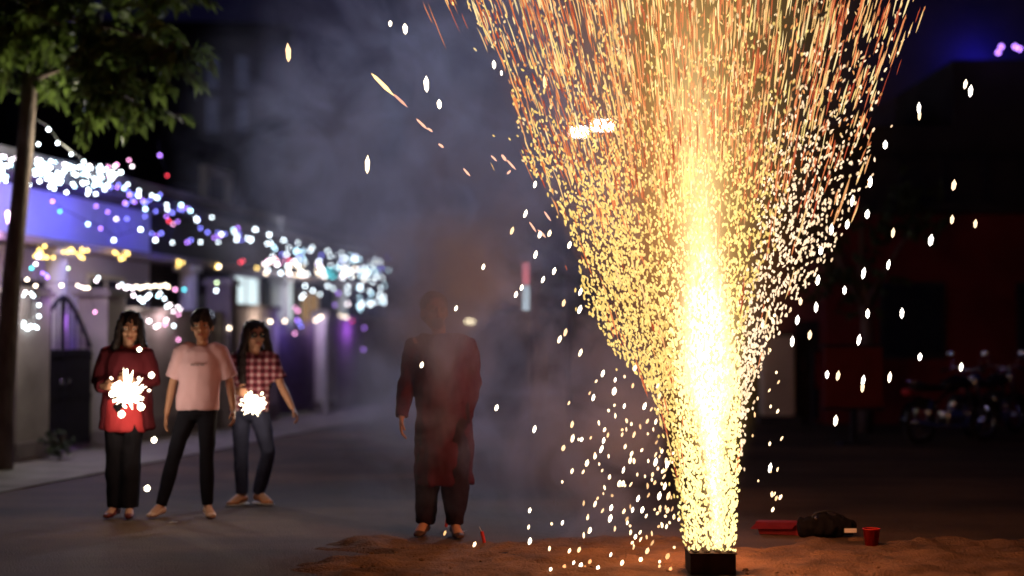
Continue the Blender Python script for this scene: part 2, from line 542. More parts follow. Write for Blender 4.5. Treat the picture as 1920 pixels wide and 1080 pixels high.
tr = empty('street_tree', (-5.53, 15.45, 0), 0, 'leafy tree with slim leaning trunk at the left edge before the lit house', 'tree')
def rel(p, b=(-5.53, 15.45, 0)): return Vector(p) - Vector(b)
bm = BM()
tp = [(-5.55, 15.45, -.05), (-5.52, 15.45, .6), (-5.42, 15.4, 2.1), (-5.27, 15.3, 3.4), (-5.17, 15.2, 4.5), (-5.05, 15.1, 5.6), (-5.1, 15.1, 6.6)]
loft(bm, [rel(p) for p in tp], [.15, .115, .098, .088, .078, .06, .03], 14)
obj('trunk', bm, M['bark'], tr, True)
limbs = [[(-5.17, 15.2, 4.4), (-4.7, 14.9, 4.75), (-4.15, 14.6, 4.65), (-3.6, 14.4, 4.45)],
         [(-5.2, 15.2, 4.2), (-4.8, 15.2, 4.35), (-4.45, 15.1, 4.15)],
         [(-5.1, 15.15, 5.2), (-4.5, 14.7, 5.35), (-3.9, 14.6, 5.2)],
         [(-5.15, 15.2, 4.8), (-5.6, 14.8, 5.0), (-6.1, 14.6, 4.8)],
         [(-5.08, 15.1, 5.4), (-5.5, 15.5, 6.0), (-6, 15.8, 6.3)]]
for l in limbs:
    bm = BM(); loft(bm, [rel(p) for p in l], [.045 * (1 - .8 * i / (len(l) - 1)) for i in range(len(l))], 8); obj('limb', bm, M['bark'], tr, True)
cl = []
for (px, py, pr, Y, n) in ((150, 115, 62, 14.6, 260), (205, 120, 60, 14.4, 300), (265, 125, 50, 14.4, 260), (325, 108, 38, 14.2, 200), (180, 190, 46, 14.6, 220),
                           (240, 185, 46, 14.5, 220), (265, 225, 28, 14.4, 90), (175, 235, 26, 14.6, 90), (90, 20, 60, 14.8, 320), (270, 35, 50, 14.6, 180),
                           (190, 40, 50, 14.9, 160), (20, 80, 70, 14.9, 260), (10, 165, 40, 15.2, 90), (75, 75, 45, 14.9, 160), (20, 10, 70, 14.6, 260),
                           (110, -60, 120, 15, 500), (260, -90, 110, 14.8, 400), (-80, -40, 120, 15, 400), (-90, 90, 90, 15, 260), (60, 130, 40, 15.4, 80), (340, 140, 20, 14.3, 40), (118, 165, 18, 14.6, 30)):
    cl.append((rel(at(px, py - (28 if py > 100 else 0), Y)), pr / F * Y * .92, int(n * .72)))
bm = BM(); tw = BM()
crown(bm, cl, 0.19, 0.046, tw, 0.5, random.Random(3))
o = obj('crown', bm, M['leaf'], tr); obj('twigs', tw, M['bark'], tr)['kind'] = 'stuff'

def bush_tree(name, loc, h, r, label, seed, trunk_r=.12, m='leafdark', n=900, group=None, L=.16):
    rnd = random.Random(seed)
    t = empty(name, loc, 0, label, 'tree', group)
    bm = BM(); loft(bm, [(0, 0, -.05), (.05, 0, h * .35), (-.03, .04, h * .6), (0, 0, h * .8)], [trunk_r, trunk_r * .8, trunk_r * .55, trunk_r * .25], 10); obj('trunk', bm, M['bark'], t, True)
    for i in range(4):
        a = rnd.uniform(0, 6.28)
        bm = BM(); loft(bm, [(0, 0, h * .45), (math.cos(a) * r * .4, math.sin(a) * r * .4, h * .62), (math.cos(a) * r * .7, math.sin(a) * r * .7, h * .74)], [trunk_r * .5, trunk_r * .3, trunk_r * .12], 6)
        obj('limb', bm, M['bark'], t, True)
    cs = []
    for i in range(9):
        a = rnd.uniform(0, 6.28); q = rnd.uniform(.1, .8)
        cs.append(((math.cos(a) * r * q, math.sin(a) * r * q, h * rnd.uniform(.5, .92)), r * rnd.uniform(.35, .55), n // 9))
    bm = BM(); crown(bm, cs, L, L * .28, None, .3, rnd); obj('crown', bm, M[m], t)
    return t
bush_tree('roadside_tree', at(1620, 800, 22).xy.to_3d(), 4.3, 1.1, 'dark tree in front of the red wall, right of the sparks', 11, n=1600, L=.14)
bush_tree('roadside_tree', at(1010, 760, 26).xy.to_3d(), 3.6, 1.2, 'dark bushy tree behind the smoke, left of the fountain', 12, n=1500)
bush_tree('background_tree', (3.2, 40, 0), 6, 2.4, 'far tree hidden behind the fountain spray', 13, n=1500, L=.25)
bush_tree('background_tree', (-.8, 43, 0), 5, 2.2, 'far tree behind the smoke beyond the end of the street wall', 14, n=1400, L=.25)

# low plants at the foot of the left pillar
t = empty('potted_shrub', W(0.55, -.42, .07), 0, 'small dark plant at the foot of the broad pale pillar', 'plant')
bm = BM(); crown(bm, [((0, 0, .17), .14, 240), ((.08, -.05, .12), .1, 120)], .07, .014, None, -.2, random.Random(5)); obj('foliage', bm, M['leafdark'], t)
bm = BM()
for i in range(7):
    a = i * .9; loft(bm, [(0, 0, 0), (.04 * math.cos(a), .04 * math.sin(a), .15), (.09 * math.cos(a), .09 * math.sin(a), .26)], [.006, .005, .003], 5)
obj('stems', bm, M['bark'], t)

# end wall of the street, far behind the smoke
t = empty('end_wall', (1.5, 37, 0), 0, 'low grey wall closing the street behind the smoke and fountain', 'wall')
bm = BM(); box(bm, -3.7, 4.5, 0, .25, 0, 2.1); obj('wall_body', bm, M['plaster_dark'], t)
bm = BM(); box(bm, -3.75, 4.55, -.05, .3, 2.102, 2.2, .01); obj('coping', bm, M['concrete'], t)

# ------------------------------------------------------------------ right side buildings
def right_house():
    t = empty('red_house', (5.3, 24, 0), 0, 'dark red walled building on the right behind the motorcycles', 'house')
    bm = BM(); box(bm, 0, 9.5, 0, 6, 0, 3.55); obj('wall', bm, M['red_wall'], t)
    bm = BM(); box(bm, -.02, 9.5, .3, 6, 3.702, 5.1); obj('upper_wall', bm, M['dark_wall'], t)
    bm = BM(); box(bm, -.3, 9.6, -.5, 6.1, 3.552, 3.70, .01); obj('balcony_slab', bm, M['dark_wall'], t)
    bm = BM(); box(bm, 2.3, 9.5, .35, 6, 5.102, 6.25); obj('roof_block', bm, M['dark_wall'], t)
    for x in (.9, 3.2, 6.4):
        bm = BM(); box(bm, x, x + 1.1, -.05, -.003, 1.1, 2.4, .01); f = obj('window', bm, M['dark_wall'], t)
        for k in (0, 1):
            bm = BM(); box(bm, x + .06 + k * .5, x + .54 + k * .5, -.062, -.052, 1.17, 2.33); obj('pane', bm, M['glass'], f)
    bm = BM(); box(bm, 4.9, 5.9, -.05, -.003, 0, 2.2, .01); d = obj('door', bm, M['irondark'], t)
    bm = BM(); ell(bm, (5.75, -.07, 1.05), .03, 8); obj('handle', bm, M['chrome'], d)
    for i in range(15):
        x = -.2 + i * .68
        bm = BM(); box(bm, x, x + .04, -.44, -.40, 3.702, 4.45); obj('railing_post', bm, M['irondark'], t)
    bm = BM(); box(bm, -.25, 9.5, -.45, -.39, 4.452, 4.51); obj('hand_rail', bm, M['irondark'], t)
right_house()
t = empty('glow_wall', (9.0, 28, 0), 0, 'added wall at the top right corner that catches the deep blue glow', 'added wall')  # wall put in only to carry the blue glow of lit haze
bm = BM(); box(bm, -3.2, 4.0, 0.0, 3, 6.0, 11.5); box(bm, -3.1, 3.9, .1, 2.9, 0, 5.998); obj('wall', bm, M['slate_wall'], t)
bl = at(1878, 95, 26.6) - Vector((9, 28, 0))
lamp('blue_floodlight', t, bl + Vector((0, .9, .15)), 9, (.05, .03, 1), .08)
bm = BM(); box(bm, bl.x - .12, bl.x + .12, bl.y + .85, bl.y + .95, bl.z - .18, bl.z, .01); obj('lamp_housing', bm, M['black_plastic'], t)

# pale gatepost right of the fountain
t = empty('gate_post', at(1458, 700, 24.5).xy.to_3d(), 0, 'pale rounded gatepost just right of the fountain column', 'pillar')
bm = BM(); box(bm, -.30, .26, -.2, .2, .12, 1.5, .05); obj('shaft', bm, mat('cream_plaster', (.60, .50, .38), .85, .15, 2), t)
bm = BM(); box(bm, -.36, .34, -.26, .26, 0, .118, .01); obj('pillar_base', bm, M['dark_wall'], t)
bm = BM(); box(bm, -.34, .30, -.24, .24, 1.502, 1.56, .01); obj('capital', bm, M['dark_wall'], t)
t = empty('iron_gate', at(1500, 700, 24.6).xy.to_3d(), 0, 'dark sheet gate leaf between the pale gatepost and the red wall', 'gate')
bm = BM(); box(bm, -.10, .45, -.03, .03, .06, 1.75, .01); g_ = obj('gate_leaf', bm, M['irondark'], t)
bm = BM(); box(bm, .02, .05, -.06, -.032, .9, 1.1); obj('handle', bm, M['chrome'], g_)

# red notice board on one dark post
t = empty('notice_board', ground_at(1600, 832), .12, 'square red board on a single dark post left of the motorcycle', 'board')
bm = BM(); box(bm, -.42, .40, -.03, .03, .50, 1.32, .008); obj('board', bm, mat('red_board_paint', (.13, .012, .010), .7, .2, 4, .05), t)
bm = BM(); box(bm, -.05, .04, -.025, .025, 0, .498); box(bm, -.22, .2, -.12, .12, -.01, .03, .01); obj('post', bm, M['irondark'], t)
bm = BM(); box(bm, -.45, .43, -.035, .035, 1.322, 1.36, .004); box(bm, -.45, .43, -.035, .035, .46, .498, .004); obj('board_frame', bm, M['irondark'], t)
t = empty('red_banner', ground_at(1546, 800) , 0, 'narrow red cloth banner hanging beside the red board', 'banner')
bm = BM()
rows = []
for j in range(9):
    rows.append([bm.verts.new((-.16 + .32 * i / 6, .03 * math.sin(i * 1.4 + j * .5), .62 + .62 * j / 8)) for i in range(7)])
for j in range(8):
    for i in range(6): bm.faces.new((rows[j][i], rows[j][i + 1], rows[j + 1][i + 1], rows[j + 1][i]))
bmesh.ops.solidify(bm, geom=bm.faces[:], thickness=.008)
obj('cloth', bm, M['red_card'], t, True)
bm = BM(); loft(bm, [(-.2, .02, 0), (-.2, .02, 1.3)], [.02, .02], 8); loft(bm, [(-.22, .02, 1.26), (.2, .02, 1.26)], [.012, .012], 8, ref=(0, 1, 0)); obj('banner_pole', bm, M['irondark'], t)

# ------------------------------------------------------------------ motorcycles
def motorcycle(loc, rz, label):
    """length along +x (front), wheels 0.30 m radius"""
    t = empty('motorcycle', loc, rz, label, 'motorcycle', 'motorcycles parked by the red building')
    for nm, x in (('rear', 0), ('front', 1.28)):
        bm = BM(); torus(bm, (x, 0, .30), .255, .045, n=32, m=10); w = obj('wheel', bm, M['rubber'], t, True)
        bm = BM(); torus(bm, (x, 0, .30), .205, .012, n=32, m=6); obj('rim', bm, M['chrome'], w, True)
        bm = BM(); loft(bm, [(x, -.05, .3), (x, .05, .3)], [.045, .045], 14); obj('hub', bm, M['chrome'], w)
        bm = BM()
        for k in range(16):
            a = k * PI / 8; loft(bm, [(x + .04 * math.cos(a), .02 * (-1) ** k, .3 + .04 * math.sin(a)), (x + .2 * math.cos(a + .15), 0, .3 + .2 * math.sin(a + .15))], [.0025, .0025], 4)
        obj('spokes', bm, M['chrome'], w)
        bm = BM(); a0 = .5 if nm == 'rear' else .35
        n = 14; prev = None
        for i in range(n + 1):
            a = a0 + (PI - a0 * 1.0) * i / n if nm == 'rear' else .3 + 2.2 * i / n
            ring = [bm.verts.new((x + (.33 - abs(q) * .25) * math.cos(a), q, .3 + (.33 - abs(q) * .25) * math.sin(a))) for q in (-.07, -.04, 0, .04, .07)]
            if prev:
                for k in range(4): bm.faces.new((prev[k], prev[k + 1], ring[k + 1], ring[k]))
            prev = ring
        bmesh.ops.solidify(bm, geom=bm.faces[:], thickness=.006)
        obj('mudguard', bm, M['black_paint'], t, True)
    bm = BM(); loft(bm, [(.98, 0, .86), (.92, 0, .62), (.72, 0, .30), (.42, 0, .28), (.30, 0, .55), (.55, 0, .70), (.92, 0, .78)], [.022] * 7, 8, ref=(0, 1, 0)); loft(bm, [(.36, .06, .56), (-.12, .08, .66)], [.016, .014], 8, ref=(0, 1, 0)); loft(bm, [(.36, -.06, .56), (-.12, -.08, .66)], [.016, .014], 8, ref=(0, 1, 0))
    for sy in (-.08, .08): loft(bm, [(.40, sy, .32), (0, sy, .30)], [.02, .016], 8, ref=(0, 1, 0))
    obj('frame', bm, M['black_paint'], t, True)
    for sy in (-.085, .085):
        bm = BM(); loft(bm, [(1.28, sy, .30), (1.06, sy, .70), (.96, sy, .98)], [.024, .024, .018], 10, ref=(0, 1, 0)); obj('fork', bm, M['chrome'], t, True)
        bm = BM(); loft(bm, [(.02, sy * 1.3, .32), (.10, sy * 1.3, .62)], [.03, .028], 10, ref=(0, 1, 0)); obj('shock_absorber', bm, M['chrome'], t, True)
    bm = BM(); loft(bm, [(.46, 0, .76), (.52, 0, .80), (.70, 0, .84), (.88, 0, .83), (.96, 0, .79)], [(.05, .05), (.10, .075), (.125, .10), (.12, .095), (.05, .05)], 18, ref=(0, 1, 0)); k_ = obj('fuel_tank', bm, M['black_paint'], t, True)
    bm = BM(); ell(bm, (.74, 0, .945), (.03, .03, .012), 10); obj('fuel_cap', bm, M['chrome'], k_)
    bm = BM(); loft(bm, [(-.16, 0, .80), (-.05, 0, .79), (.2, 0, .77), (.42, 0, .765), (.50, 0, .78)], [(.06, .03), (.11, .05), (.12, .05), (.11, .045), (.05, .03)], 16, ref=(0, 1, 0)); obj('seat', bm, M['black_plastic'], t, True)
    bm = BM(); box(bm, .44, .78, -.11, .11, .26, .46, .03); loft(bm, [(.66, 0, .44), (.74, 0, .66)], [.085, .075], 14, ref=(0, 1, 0)); e = obj('engine', bm, M['chrome'], t, True)
    bm = BM()
    for i in range(6): loft(bm, [(.665 + i * .012, 0, .47 + i * .028), (.668 + i * .012, 0, .478 + i * .028)], [.105, .105], 14, ref=(0, 1, 0))
    obj('cooling_fins', bm, M['black_plastic'], e)
    bm = BM(); loft(bm, [(.76, -.06, .55), (.86, -.10, .40), (.74, -.14, .24), (.4, -.15, .24), (.05, -.16, .27), (-.30, -.17, .33)], [.022, .022, .024, .03, .045, .042], 12, ref=(0, 1, 0)); obj('exhaust', bm, M['chrome'], t, True)
    bm = BM(); ell(bm, (1.10, 0, .88), (.09, .085, .09), 16); h = obj('headlight', bm, M['chrome'], t, True)
    bm = BM(); loft(bm, [(1.155, 0, .88), (1.19, 0, .88)], [.078, .06], 16, ref=(0, 1, 0)); obj('lens', bm, M['glass'], h, True)
    bm = BM(); loft(bm, [(.86, -.36, .99), (.94, -.2, 1.04), (1.0, 0, 1.0), (.94, .2, 1.04), (.86, .36, .99)], [.013] * 5, 8, ref=(1, 0, 0)); hb = obj('handlebar', bm, M['chrome'], t, True)
    for sy in (-1, 1):
        bm = BM(); loft(bm, [(.90, sy * .27, 1.015), (.85, sy * .385, .985)], [.019, .019], 10); obj('grip', bm, M['black_plastic'], hb)
        bm = BM(); loft(bm, [(.93, sy * .2, 1.04), (.95, sy * .27, 1.2)], [.006, .006], 6); ell(bm, (.95, sy * .29, 1.23), (.018, .06, .04), 12); obj('mirror', bm, M['chrome'], hb, True)
    bm = BM(); box(bm, -.28, -.2, -.06, .06, .68, .76, .015); obj('tail_light', bm, M['red_plastic'], t)
    bm = BM(); loft(bm, [(.05, .12, .80), (-.15, .12, .86), (-.22, 0, .87), (-.15, -.12, .86), (.05, -.12, .80)], [.011] * 5, 8, ref=(0, 0, 1)); obj('grab_rail', bm, M['chrome'], t, True)
    bm = BM(); loft(bm, [(.5, .1, .27), (.46, .26, .0)], [.013, .013], 6); obj('side_stand', bm, M['black_paint'], t)
    for sy in (-1, 1):
        bm = BM(); loft(bm, [(.42, sy * .12, .28), (.42, sy * .24, .28)], [.013, .015], 8); obj('foot_peg', bm, M['black_plastic'], t)
    return t
g = ground_at(1722, 834)
motorcycle(g, .55, 'black motorcycle with chrome glints parked nearer in front of the red building')
motorcycle(g + Vector((1.15, 1.4, 0)), .75, 'second motorcycle mostly cut off by the right edge')

# ------------------------------------------------------------------ lights: street lamp behind the fountain
t = empty('street_lamp', Vector((.78, 19.6, 0)), 0, 'twin headed white street lamp seen through the left of the spark spray', 'lamp')
bm = BM(); loft(bm, [(0, .1, -.05), (0, .1, 4.45)], [.06, .045], 12); obj('pole', bm, M['irondark'], t, True)
M['lamp_glow'] = glow('street_lamp_glow', (1, .97, .9), 22)
zc = at(1110, 240, 19.6)
for dx, dz, w in ((-.18, -.05, .22), (.14, .04, .28)):
    x = zc.x - .78 + dx
    bm = BM(); box(bm, x - w / 2 - .03, x + w / 2 + .03, -.02, .06, zc.z + dz - .02, zc.z + dz + .09, .01); hd = obj('lamp_head', bm, M['irondark'], t)
    bm = BM(); box(bm, x - w / 2, x + w / 2, -.06, -.021, zc.z + dz - .06, zc.z + dz + .06, .02); obj('lamp_panel', bm, M['lamp_glow'], hd)
bm = BM(); box(bm, zc.x - .78 - .3, zc.x - .78 + .3, .075, .11, zc.z - .02, zc.z + .02); obj('cross_arm', bm, M['irondark'], t)
sl = lamp('street_lamp_light', t, (zc.x - .78, -.25, zc.z - .05), 950, (.74, .80, 1.0), .15, 'SPOT')
sl.data.spot_size = math.radians(66); sl.data.spot_blend = 1.0
sl.rotation_euler = (Vector((-1.7, 11.5, 2.9)) - (Vector((.78, 19.6, 0)) + Vector(sl.location))).to_track_quat('-Z', 'Y').to_euler()

# red and white tube on a dark pole behind the smoke
pT = at(986, 500, 17)
t = empty('tube_sign', (pT.x, 17, 0), 0, 'upright red and white tube light on a dark pole behind the smoke', 'lamp')
bm = BM(); loft(bm, [(.07, .06, -.02), (.07, .06, 2.5)], [.03, .025], 10); obj('pole', bm, M['irondark'], t)
zz = lambda y: CAMH + (HOR - y) / F * 17
bm = BM(); loft(bm, [(0, 0, zz(582)), (0, 0, zz(536))], [.045, .045], 12); obj('white_tube', bm, glow('tube_white', (.55, .70, .80), 1.0), t, True)
bm = BM(); loft(bm, [(0, 0, zz(534)), (0, 0, zz(492))], [.045, .045], 12); obj('red_tube', bm, glow('tube_red', (.85, .22, .28), .8), t, True)
bm = BM(); box(bm, -.03, .08, -.03, .06, zz(536), zz(534)); obj('bracket', bm, M['irondark'], t)

# small lamp beside the man's shoulder, far behind him
pL = at(881, 603, 21)
t = empty('porch_lamp', (pL.x, 21, 0), 0, 'small warm white lamp on a post seen over the man\'s shoulder', 'lamp')
bm = BM(); loft(bm, [(0, .08, -.02), (0, .08, pL.z)], [.03, .025], 8); obj('pole', bm, M['irondark'], t)
bm = BM(); ell(bm, (0, 0, pL.z), (.085, .05, .045), 14); obj('lamp_bulb', bm, glow('porch_glow', (1, .86, .55), 9), t, True)
lamp('porch_light', t, (0, -.12, pL.z), 10, (1, .75, .4), .06)

# ------------------------------------------------------------------ fairy lights
BC = {'w': ((.80, .93, 1.0), 16), 'c': ((.55, .85, 1.0), 14), 'p': ((1.0, .40, .75), 9), 'v': ((.45, .20, 1.0), 8), 'b': ((.22, .22, 1.0), 8),
      'r': ((1.0, .06, .10), 7), 'y': ((1.0, .68, .18), 9), 'm': ((1.0, .82, .62), 14), 't': ((.10, .75, .85), 8), 'k': ((1.0, .85, .92), 14), 'g': ((.75, 1.0, .55), 8)}
BMESH = {}
for k, (c, s) in BC.items():
    bm = BM(); bmesh.ops.create_icosphere(bm, subdivisions=2, radius=1)
    me = bpy.data.meshes.new('bulb'); bm.to_mesh(me); bm.free()
    for p in me.polygons: p.use_smooth = True
    me.materials.append(glow('bulb_glow_' + {'w': 'white', 'c': 'cool', 'p': 'pink', 'v': 'violet', 'b': 'blue', 'r': 'red', 'y': 'yellow', 'm': 'warm', 't': 'teal', 'k': 'rose', 'g': 'lime'}[k], c, s))
    BMESH[k] = me

def wall_y(px, off):
    """distance up the street of a point hanging off metres behind the wall line, in the direction px"""
    k = (px - 960) / F
    return (8.693 + 1.013 * off) / (0.1786 - k)

def light_string(label, pts, off, rad=.021, path=None, lamps=(), drops=None, z_wire=None):
    t = empty('light_string', (0, 0, 0), 0, label, 'string lights', 'fairy light strings on the street front')
    W_ = []
    for (px, py, c) in pts:
        Y = wall_y(px, off + R.uniform(-.06, .06))
        p = at(px, py, Y)
        inst('bulb', BMESH[c], t, p, sc=(rad * R.uniform(.62, .92),) * 3)
        W_.append(p)
    # main cord: follows the upper bulbs along the wall, short droppers reach the others
    path = path or [(p[0], p[1]) for p in sorted(pts)]
    cord = [at(px, py, wall_y(px, off)) + Vector((0, 0, .02)) for px, py in path]
    bm = BM()
    loft(bm, cord, [.005] * len(cord), 5, ref=(0, 0, 1))
    obj('cord', bm, M['wire'], t)
    bm = BM(); n = 0
    for p in W_:
        # nearest place of the cord above
        best = None
        for a, b in zip(cord, cord[1:]):
            d = b - a; u = max(0, min(1, (p - a).dot(d) / max(1e-6, d.length_squared))); q = a + d * u
            if best is None or (q - p).length < (best - p).length: best = q
        if (best - p).length > .03:
            loft(bm, [best, (best + p) / 2 - Vector((0, 0, .01)), p], [.003] * 3, 4, ref=(.3, .2, .9)); n += 1
    if n: obj('dropper', bm, M['wire'], t)['kind'] = 'stuff'
    else: bm.free()
    for (px, py, pw, col, *o_) in lamps:
        lamp('bulb_or_fill_light', t, at(px, py, wall_y(px, o_[0] if o_ else off - .12)), pw, col, .15)  # stands for the light of the bulbs; a few entries are added fills
    return t

rs = random.Random(21)
pts = []
for i in range(160):
    px = rs.uniform(-60, 215)
    top = 292 + .09 * px
    f = rs.random() ** 1.3
    py = top + f * (52 + .0 * px)
    if 28 < px < 60 and rs.random() < .5: continue
    c = 'w' if rs.random() < .75 else 'c'
    if f < .12 and rs.random() < .6: c = 'k'
    pts.append((px, py, c))
pts += [(122, 360, 'w'), (162, 363, 'w'), (177, 363, 'w'), (154, 302, 'w')]
light_string('dense curtain of white bulbs along the near end of the eave by the tree trunk', pts, .18,
             path=[(-60, 286), (0, 290), (70, 298), (140, 304), (206, 312)], lamps=((20, 330, 16, (.45, .6, 1)), (140, 335, 18, (.45, .6, 1))))
light_string('three white bulbs rising from the eave towards the tree', [(87, 241, 'w'), (68, 269, 'w'), (104, 267, 'w'), (130, 288, 'w')], -1.0,
             path=[(62, 225), (87, 239), (104, 265), (130, 286), (152, 302)], lamps=((150, 288, 95, (1, .95, .66)),))  # the strong warm lamp is an added fill for the tree crown
sc = [(199, 312, 'p'), (216, 308, 'p'), (239, 299, 'p'), (245, 311, 'k'), (224, 322, 'w'), (209, 333, 'k'), (203, 330, 'p'), (237, 345, 'w'), (230, 352, 'c'), (258, 357, 'w'), (258, 366, 'w'), (282, 365, 'w'), (298, 364, 'b'),
      (312, 392, 'w'), (368, 413, 'w'), (366, 409, 'w'), (396, 407, 'w'), (414, 439, 'w'), (439, 437, 'w'), (445, 443, 'w'), (469, 452, 'w'), (477, 430, 'w'), (220, 345, 'b'), (205, 350, 'b'), (232, 380, 'v'), (240, 365, 'v')]
for i in range(34):
    px = rs.uniform(215, 470); sc.append((px, 350 + (px - 215) * .36 + rs.uniform(-12, 26), rs.choice('bbvvwcb')))
light_string('sparse string sloping down from the near eave towards the dense far lights', sc, .15,
             path=[(199, 310), (224, 322), (258, 357), (284, 367), (312, 392), (368, 411), (414, 437), (445, 441), (477, 450)], lamps=((250, 370, 5, (.25, .2, 1)), (380, 425, 6, (.3, .3, 1))))
light_string('violet bulb and red bulb hanging alone above the sloping string', [(297, 290, 'v'), (311, 328, 'r')], .1, path=[(294, 262), (297, 290), (311, 328)])
sc = [(216, 410, 'k'), (262, 430, 'w'), (212, 450, 'w'), (163, 420, 'c'), (187, 428, 'v'), (178, 386, 'v'), (200, 397, 'v'), (96, 377, 'p'), (110, 396, 't'), (290, 450, 'w'), (322, 455, 'w'), (323, 420, 'p'), (315, 414, 'r'), (332, 415, 'v'),
      (375, 454, 'w'), (408, 454, 'w'), (283, 438, 'b'), (301, 437, 'b'), (292, 442, 'v'), (357, 450, 'b'), (350, 454, 'v'), (401, 445, 'v'), (407, 436, 'b'), (388, 436, 'b'), (290, 396, 'b'), (236, 410, 'b'), (270, 405, 'b')]
light_string('mixed blue, violet and white bulbs strewn below the sloping string', sc, .3,
             path=[(94, 372), (112, 392), (163, 418), (187, 426), (214, 446), (262, 430), (292, 446), (322, 453), (360, 450), (408, 450)], lamps=((90, 380, 26, (.40, .22, 1)), (200, 395, 30, (.10, .10, 1)), (320, 425, 12, (.10, .08, 1))))
pts = [(479, 430, 'w'), (504, 440, 'w'), (531, 450, 'w'), (558, 455, 'w'), (585, 464, 'w'), (614, 470, 'w'), (640, 474, 'w'), (667, 480, 'w'), (695, 492, 'w'), (714, 492, 'w'), (728, 506, 'c'), (725, 483, 'b'), (717, 522, 'w'),
       (721, 536, 'c'), (706, 566, 'w'), (695, 571, 'w'), (676, 580, 'c'), (678, 572, 'w'), (652, 570, 'k'), (628, 572, 'v'), (600, 552, 'w'), (586, 545, 'w'), (569, 553, 'w'), (566, 558, 'w'), (572, 536, 'w'), (614, 536, 'w'), (625, 541, 'w'), (652, 549, 'w'),
       (652, 538, 'w'), (500, 457, 'w'), (512, 462, 'c'), (470, 448, 'w'), (463, 446, 'w'), (634, 550, 'v')]
for i in range(58):
    px = rs.uniform(495, 718); base = 455 + (px - 495) * .17
    pts.append((px, base + rs.uniform(-4, 26), rs.choice('wwwccb')))
light_string('thick white lights heaped along the far eave above the purple gate', pts, .15, rad=.024,
             path=[(463, 444), (504, 446), (558, 460), (614, 474), (667, 486), (722, 500), (706, 566)], lamps=((525, 428, 25, (.75, .85, 1), .3), (560, 480, 20, (.85, .85, 1)), (690, 500, 20, (.85, .85, 1))))  # first lamp is an added fill that brightens the rooftop cabin
pts = []
for i in range(60):
    px = rs.uniform(484, 690); base = 500 + (px - 484) * .05
    c = rs.choice('mmmwwkm')
    if 612 < px < 632: c = 't'
    pts.append((px, base + rs.uniform(-10, 14), c))
for i in range(12):
    pts.append((rs.uniform(500, 545), rs.uniform(484, 494), rs.choice('prk')))
light_string('warm white lights in a solid row under the far eave', pts, .35, rad=.024, path=[(480, 500), (560, 504), (640, 508), (695, 512)], lamps=((590, 512, 16, (1, .8, .6)),))
pts = []
for i in range(26):
    pts.append((rs.uniform(672, 722), rs.uniform(505, 575), 'w' if rs.random() < .7 else 'c'))
light_string('loop of white bulbs drooping at the very end of the street front', pts, .05, rad=.024, path=[(672, 500), (700, 512), (722, 530), (708, 560), (676, 582)])
pts = []
for x0, x1, y0, y1, n in ((62, 104, 460, 486, 13), (116, 137, 466, 480, 6), (142, 165, 464, 484, 7), (211, 243, 470, 486, 9), (328, 344, 488, 500, 5), (402, 416, 494, 506, 4), (474, 484, 500, 508, 2)):
    for i in range(n):
        a = rs.random(); pts.append((x0 + (x1 - x0) * a, rs.uniform(y0, y1) + 0 * a, 'y'))
pts += [(455, 489, 'r'), (450, 492, 'r')]
light_string('clusters of yellow bulbs along the sunshade of the house', pts, .42, path=[(55, 458), (110, 462), (165, 466), (243, 474), (340, 490), (416, 496), (484, 502)], lamps=((90, 475, 3, (1, .6, .15)), (225, 480, 2.5, (1, .6, .15))))
pts = [(10, 535, 'm'), (28, 536, 'm'), (50, 524, 'm'), (66, 536, 'm'), (115, 535, 'm'), (145, 535, 'm'), (152, 538, 'k'), (158, 540, 'm'), (165, 540, 'm'), (47, 548, 'k'), (43, 553, 'w'), (33, 560, 'k'), (58, 550, 'w'), (62, 555, 'w'), (73, 572, 'w'),
       (73, 593, 'w'), (18, 582, 'k'), (22, 586, 'k'), (29, 587, 'k'), (15, 603, 'p'), (45, 605, 'w'), (45, 612, 'w'), (52, 616, 'w'), (58, 612, 'w'), (66, 612, 'w'), (70, 615, 'w'), (178, 585, 'p'), (58, 503, 't'), (66, 495, 'k'), (70, 482, 'k'),
       (127, 503, 'g'), (183, 520, 'w'), (180, 526, 'k'), (79, 512, 'v'), (88, 520, 'v'), (85, 515, 'b')]
light_string('assorted bulbs draped over the arched gate and the broad pillar', pts, -.22, rad=.019, path=[(-20, 532), (10, 533), (50, 522), (66, 534), (115, 533), (165, 538), (183, 518)], lamps=((50, 560, 7, (1, .85, .85)), (130, 560, 5, (.6, .3, 1)), (135, 600, 9, (.5, .15, 1), .45), (20, 480, 8, (.7, .2, 1))))  # violet lamp behind the arch is an added fill for the wall there
pts = [(222, 537, 'k'), (228, 533, 'w'), (225, 548, 'w'), (235, 540, 'k'), (240, 538, 'k'), (248, 540, 'k'), (255, 537, 'm'), (262, 540, 'm'), (268, 538, 'm'), (275, 536, 'm'), (282, 538, 'm'), (290, 536, 'm'), (300, 537, 'm'), (310, 535, 'm'), (315, 538, 'm'),
       (250, 554, 'k'), (262, 560, 'w'), (268, 565, 'w'), (275, 558, 'w'), (280, 553, 'w'), (300, 550, 'w'), (296, 555, 'c'), (308, 560, 'w'), (313, 575, 'w'), (318, 572, 'k'), (325, 584, 'k'), (333, 575, 'k'), (338, 580, 'k'), (335, 590, 'p'), (328, 543, 'p'), (345, 543, 't'),
       (280, 602, 'k'), (292, 613, 'k'), (297, 610, 'k'), (312, 600, 'k'), (310, 608, 'p'), (326, 611, 'w'), (218, 616, 'w'), (233, 604, 'c'), (335, 637, 'p')]
light_string('rose and white bulbs bunched on the wall above the woman in red', pts, -.08, rad=.02, path=[(216, 533), (250, 536), (282, 535), (318, 536), (346, 541), (335, 575), (310, 600)], lamps=((270, 560, 8, (1, .8, .78)), (325, 590, 8, (1, .7, .75))))
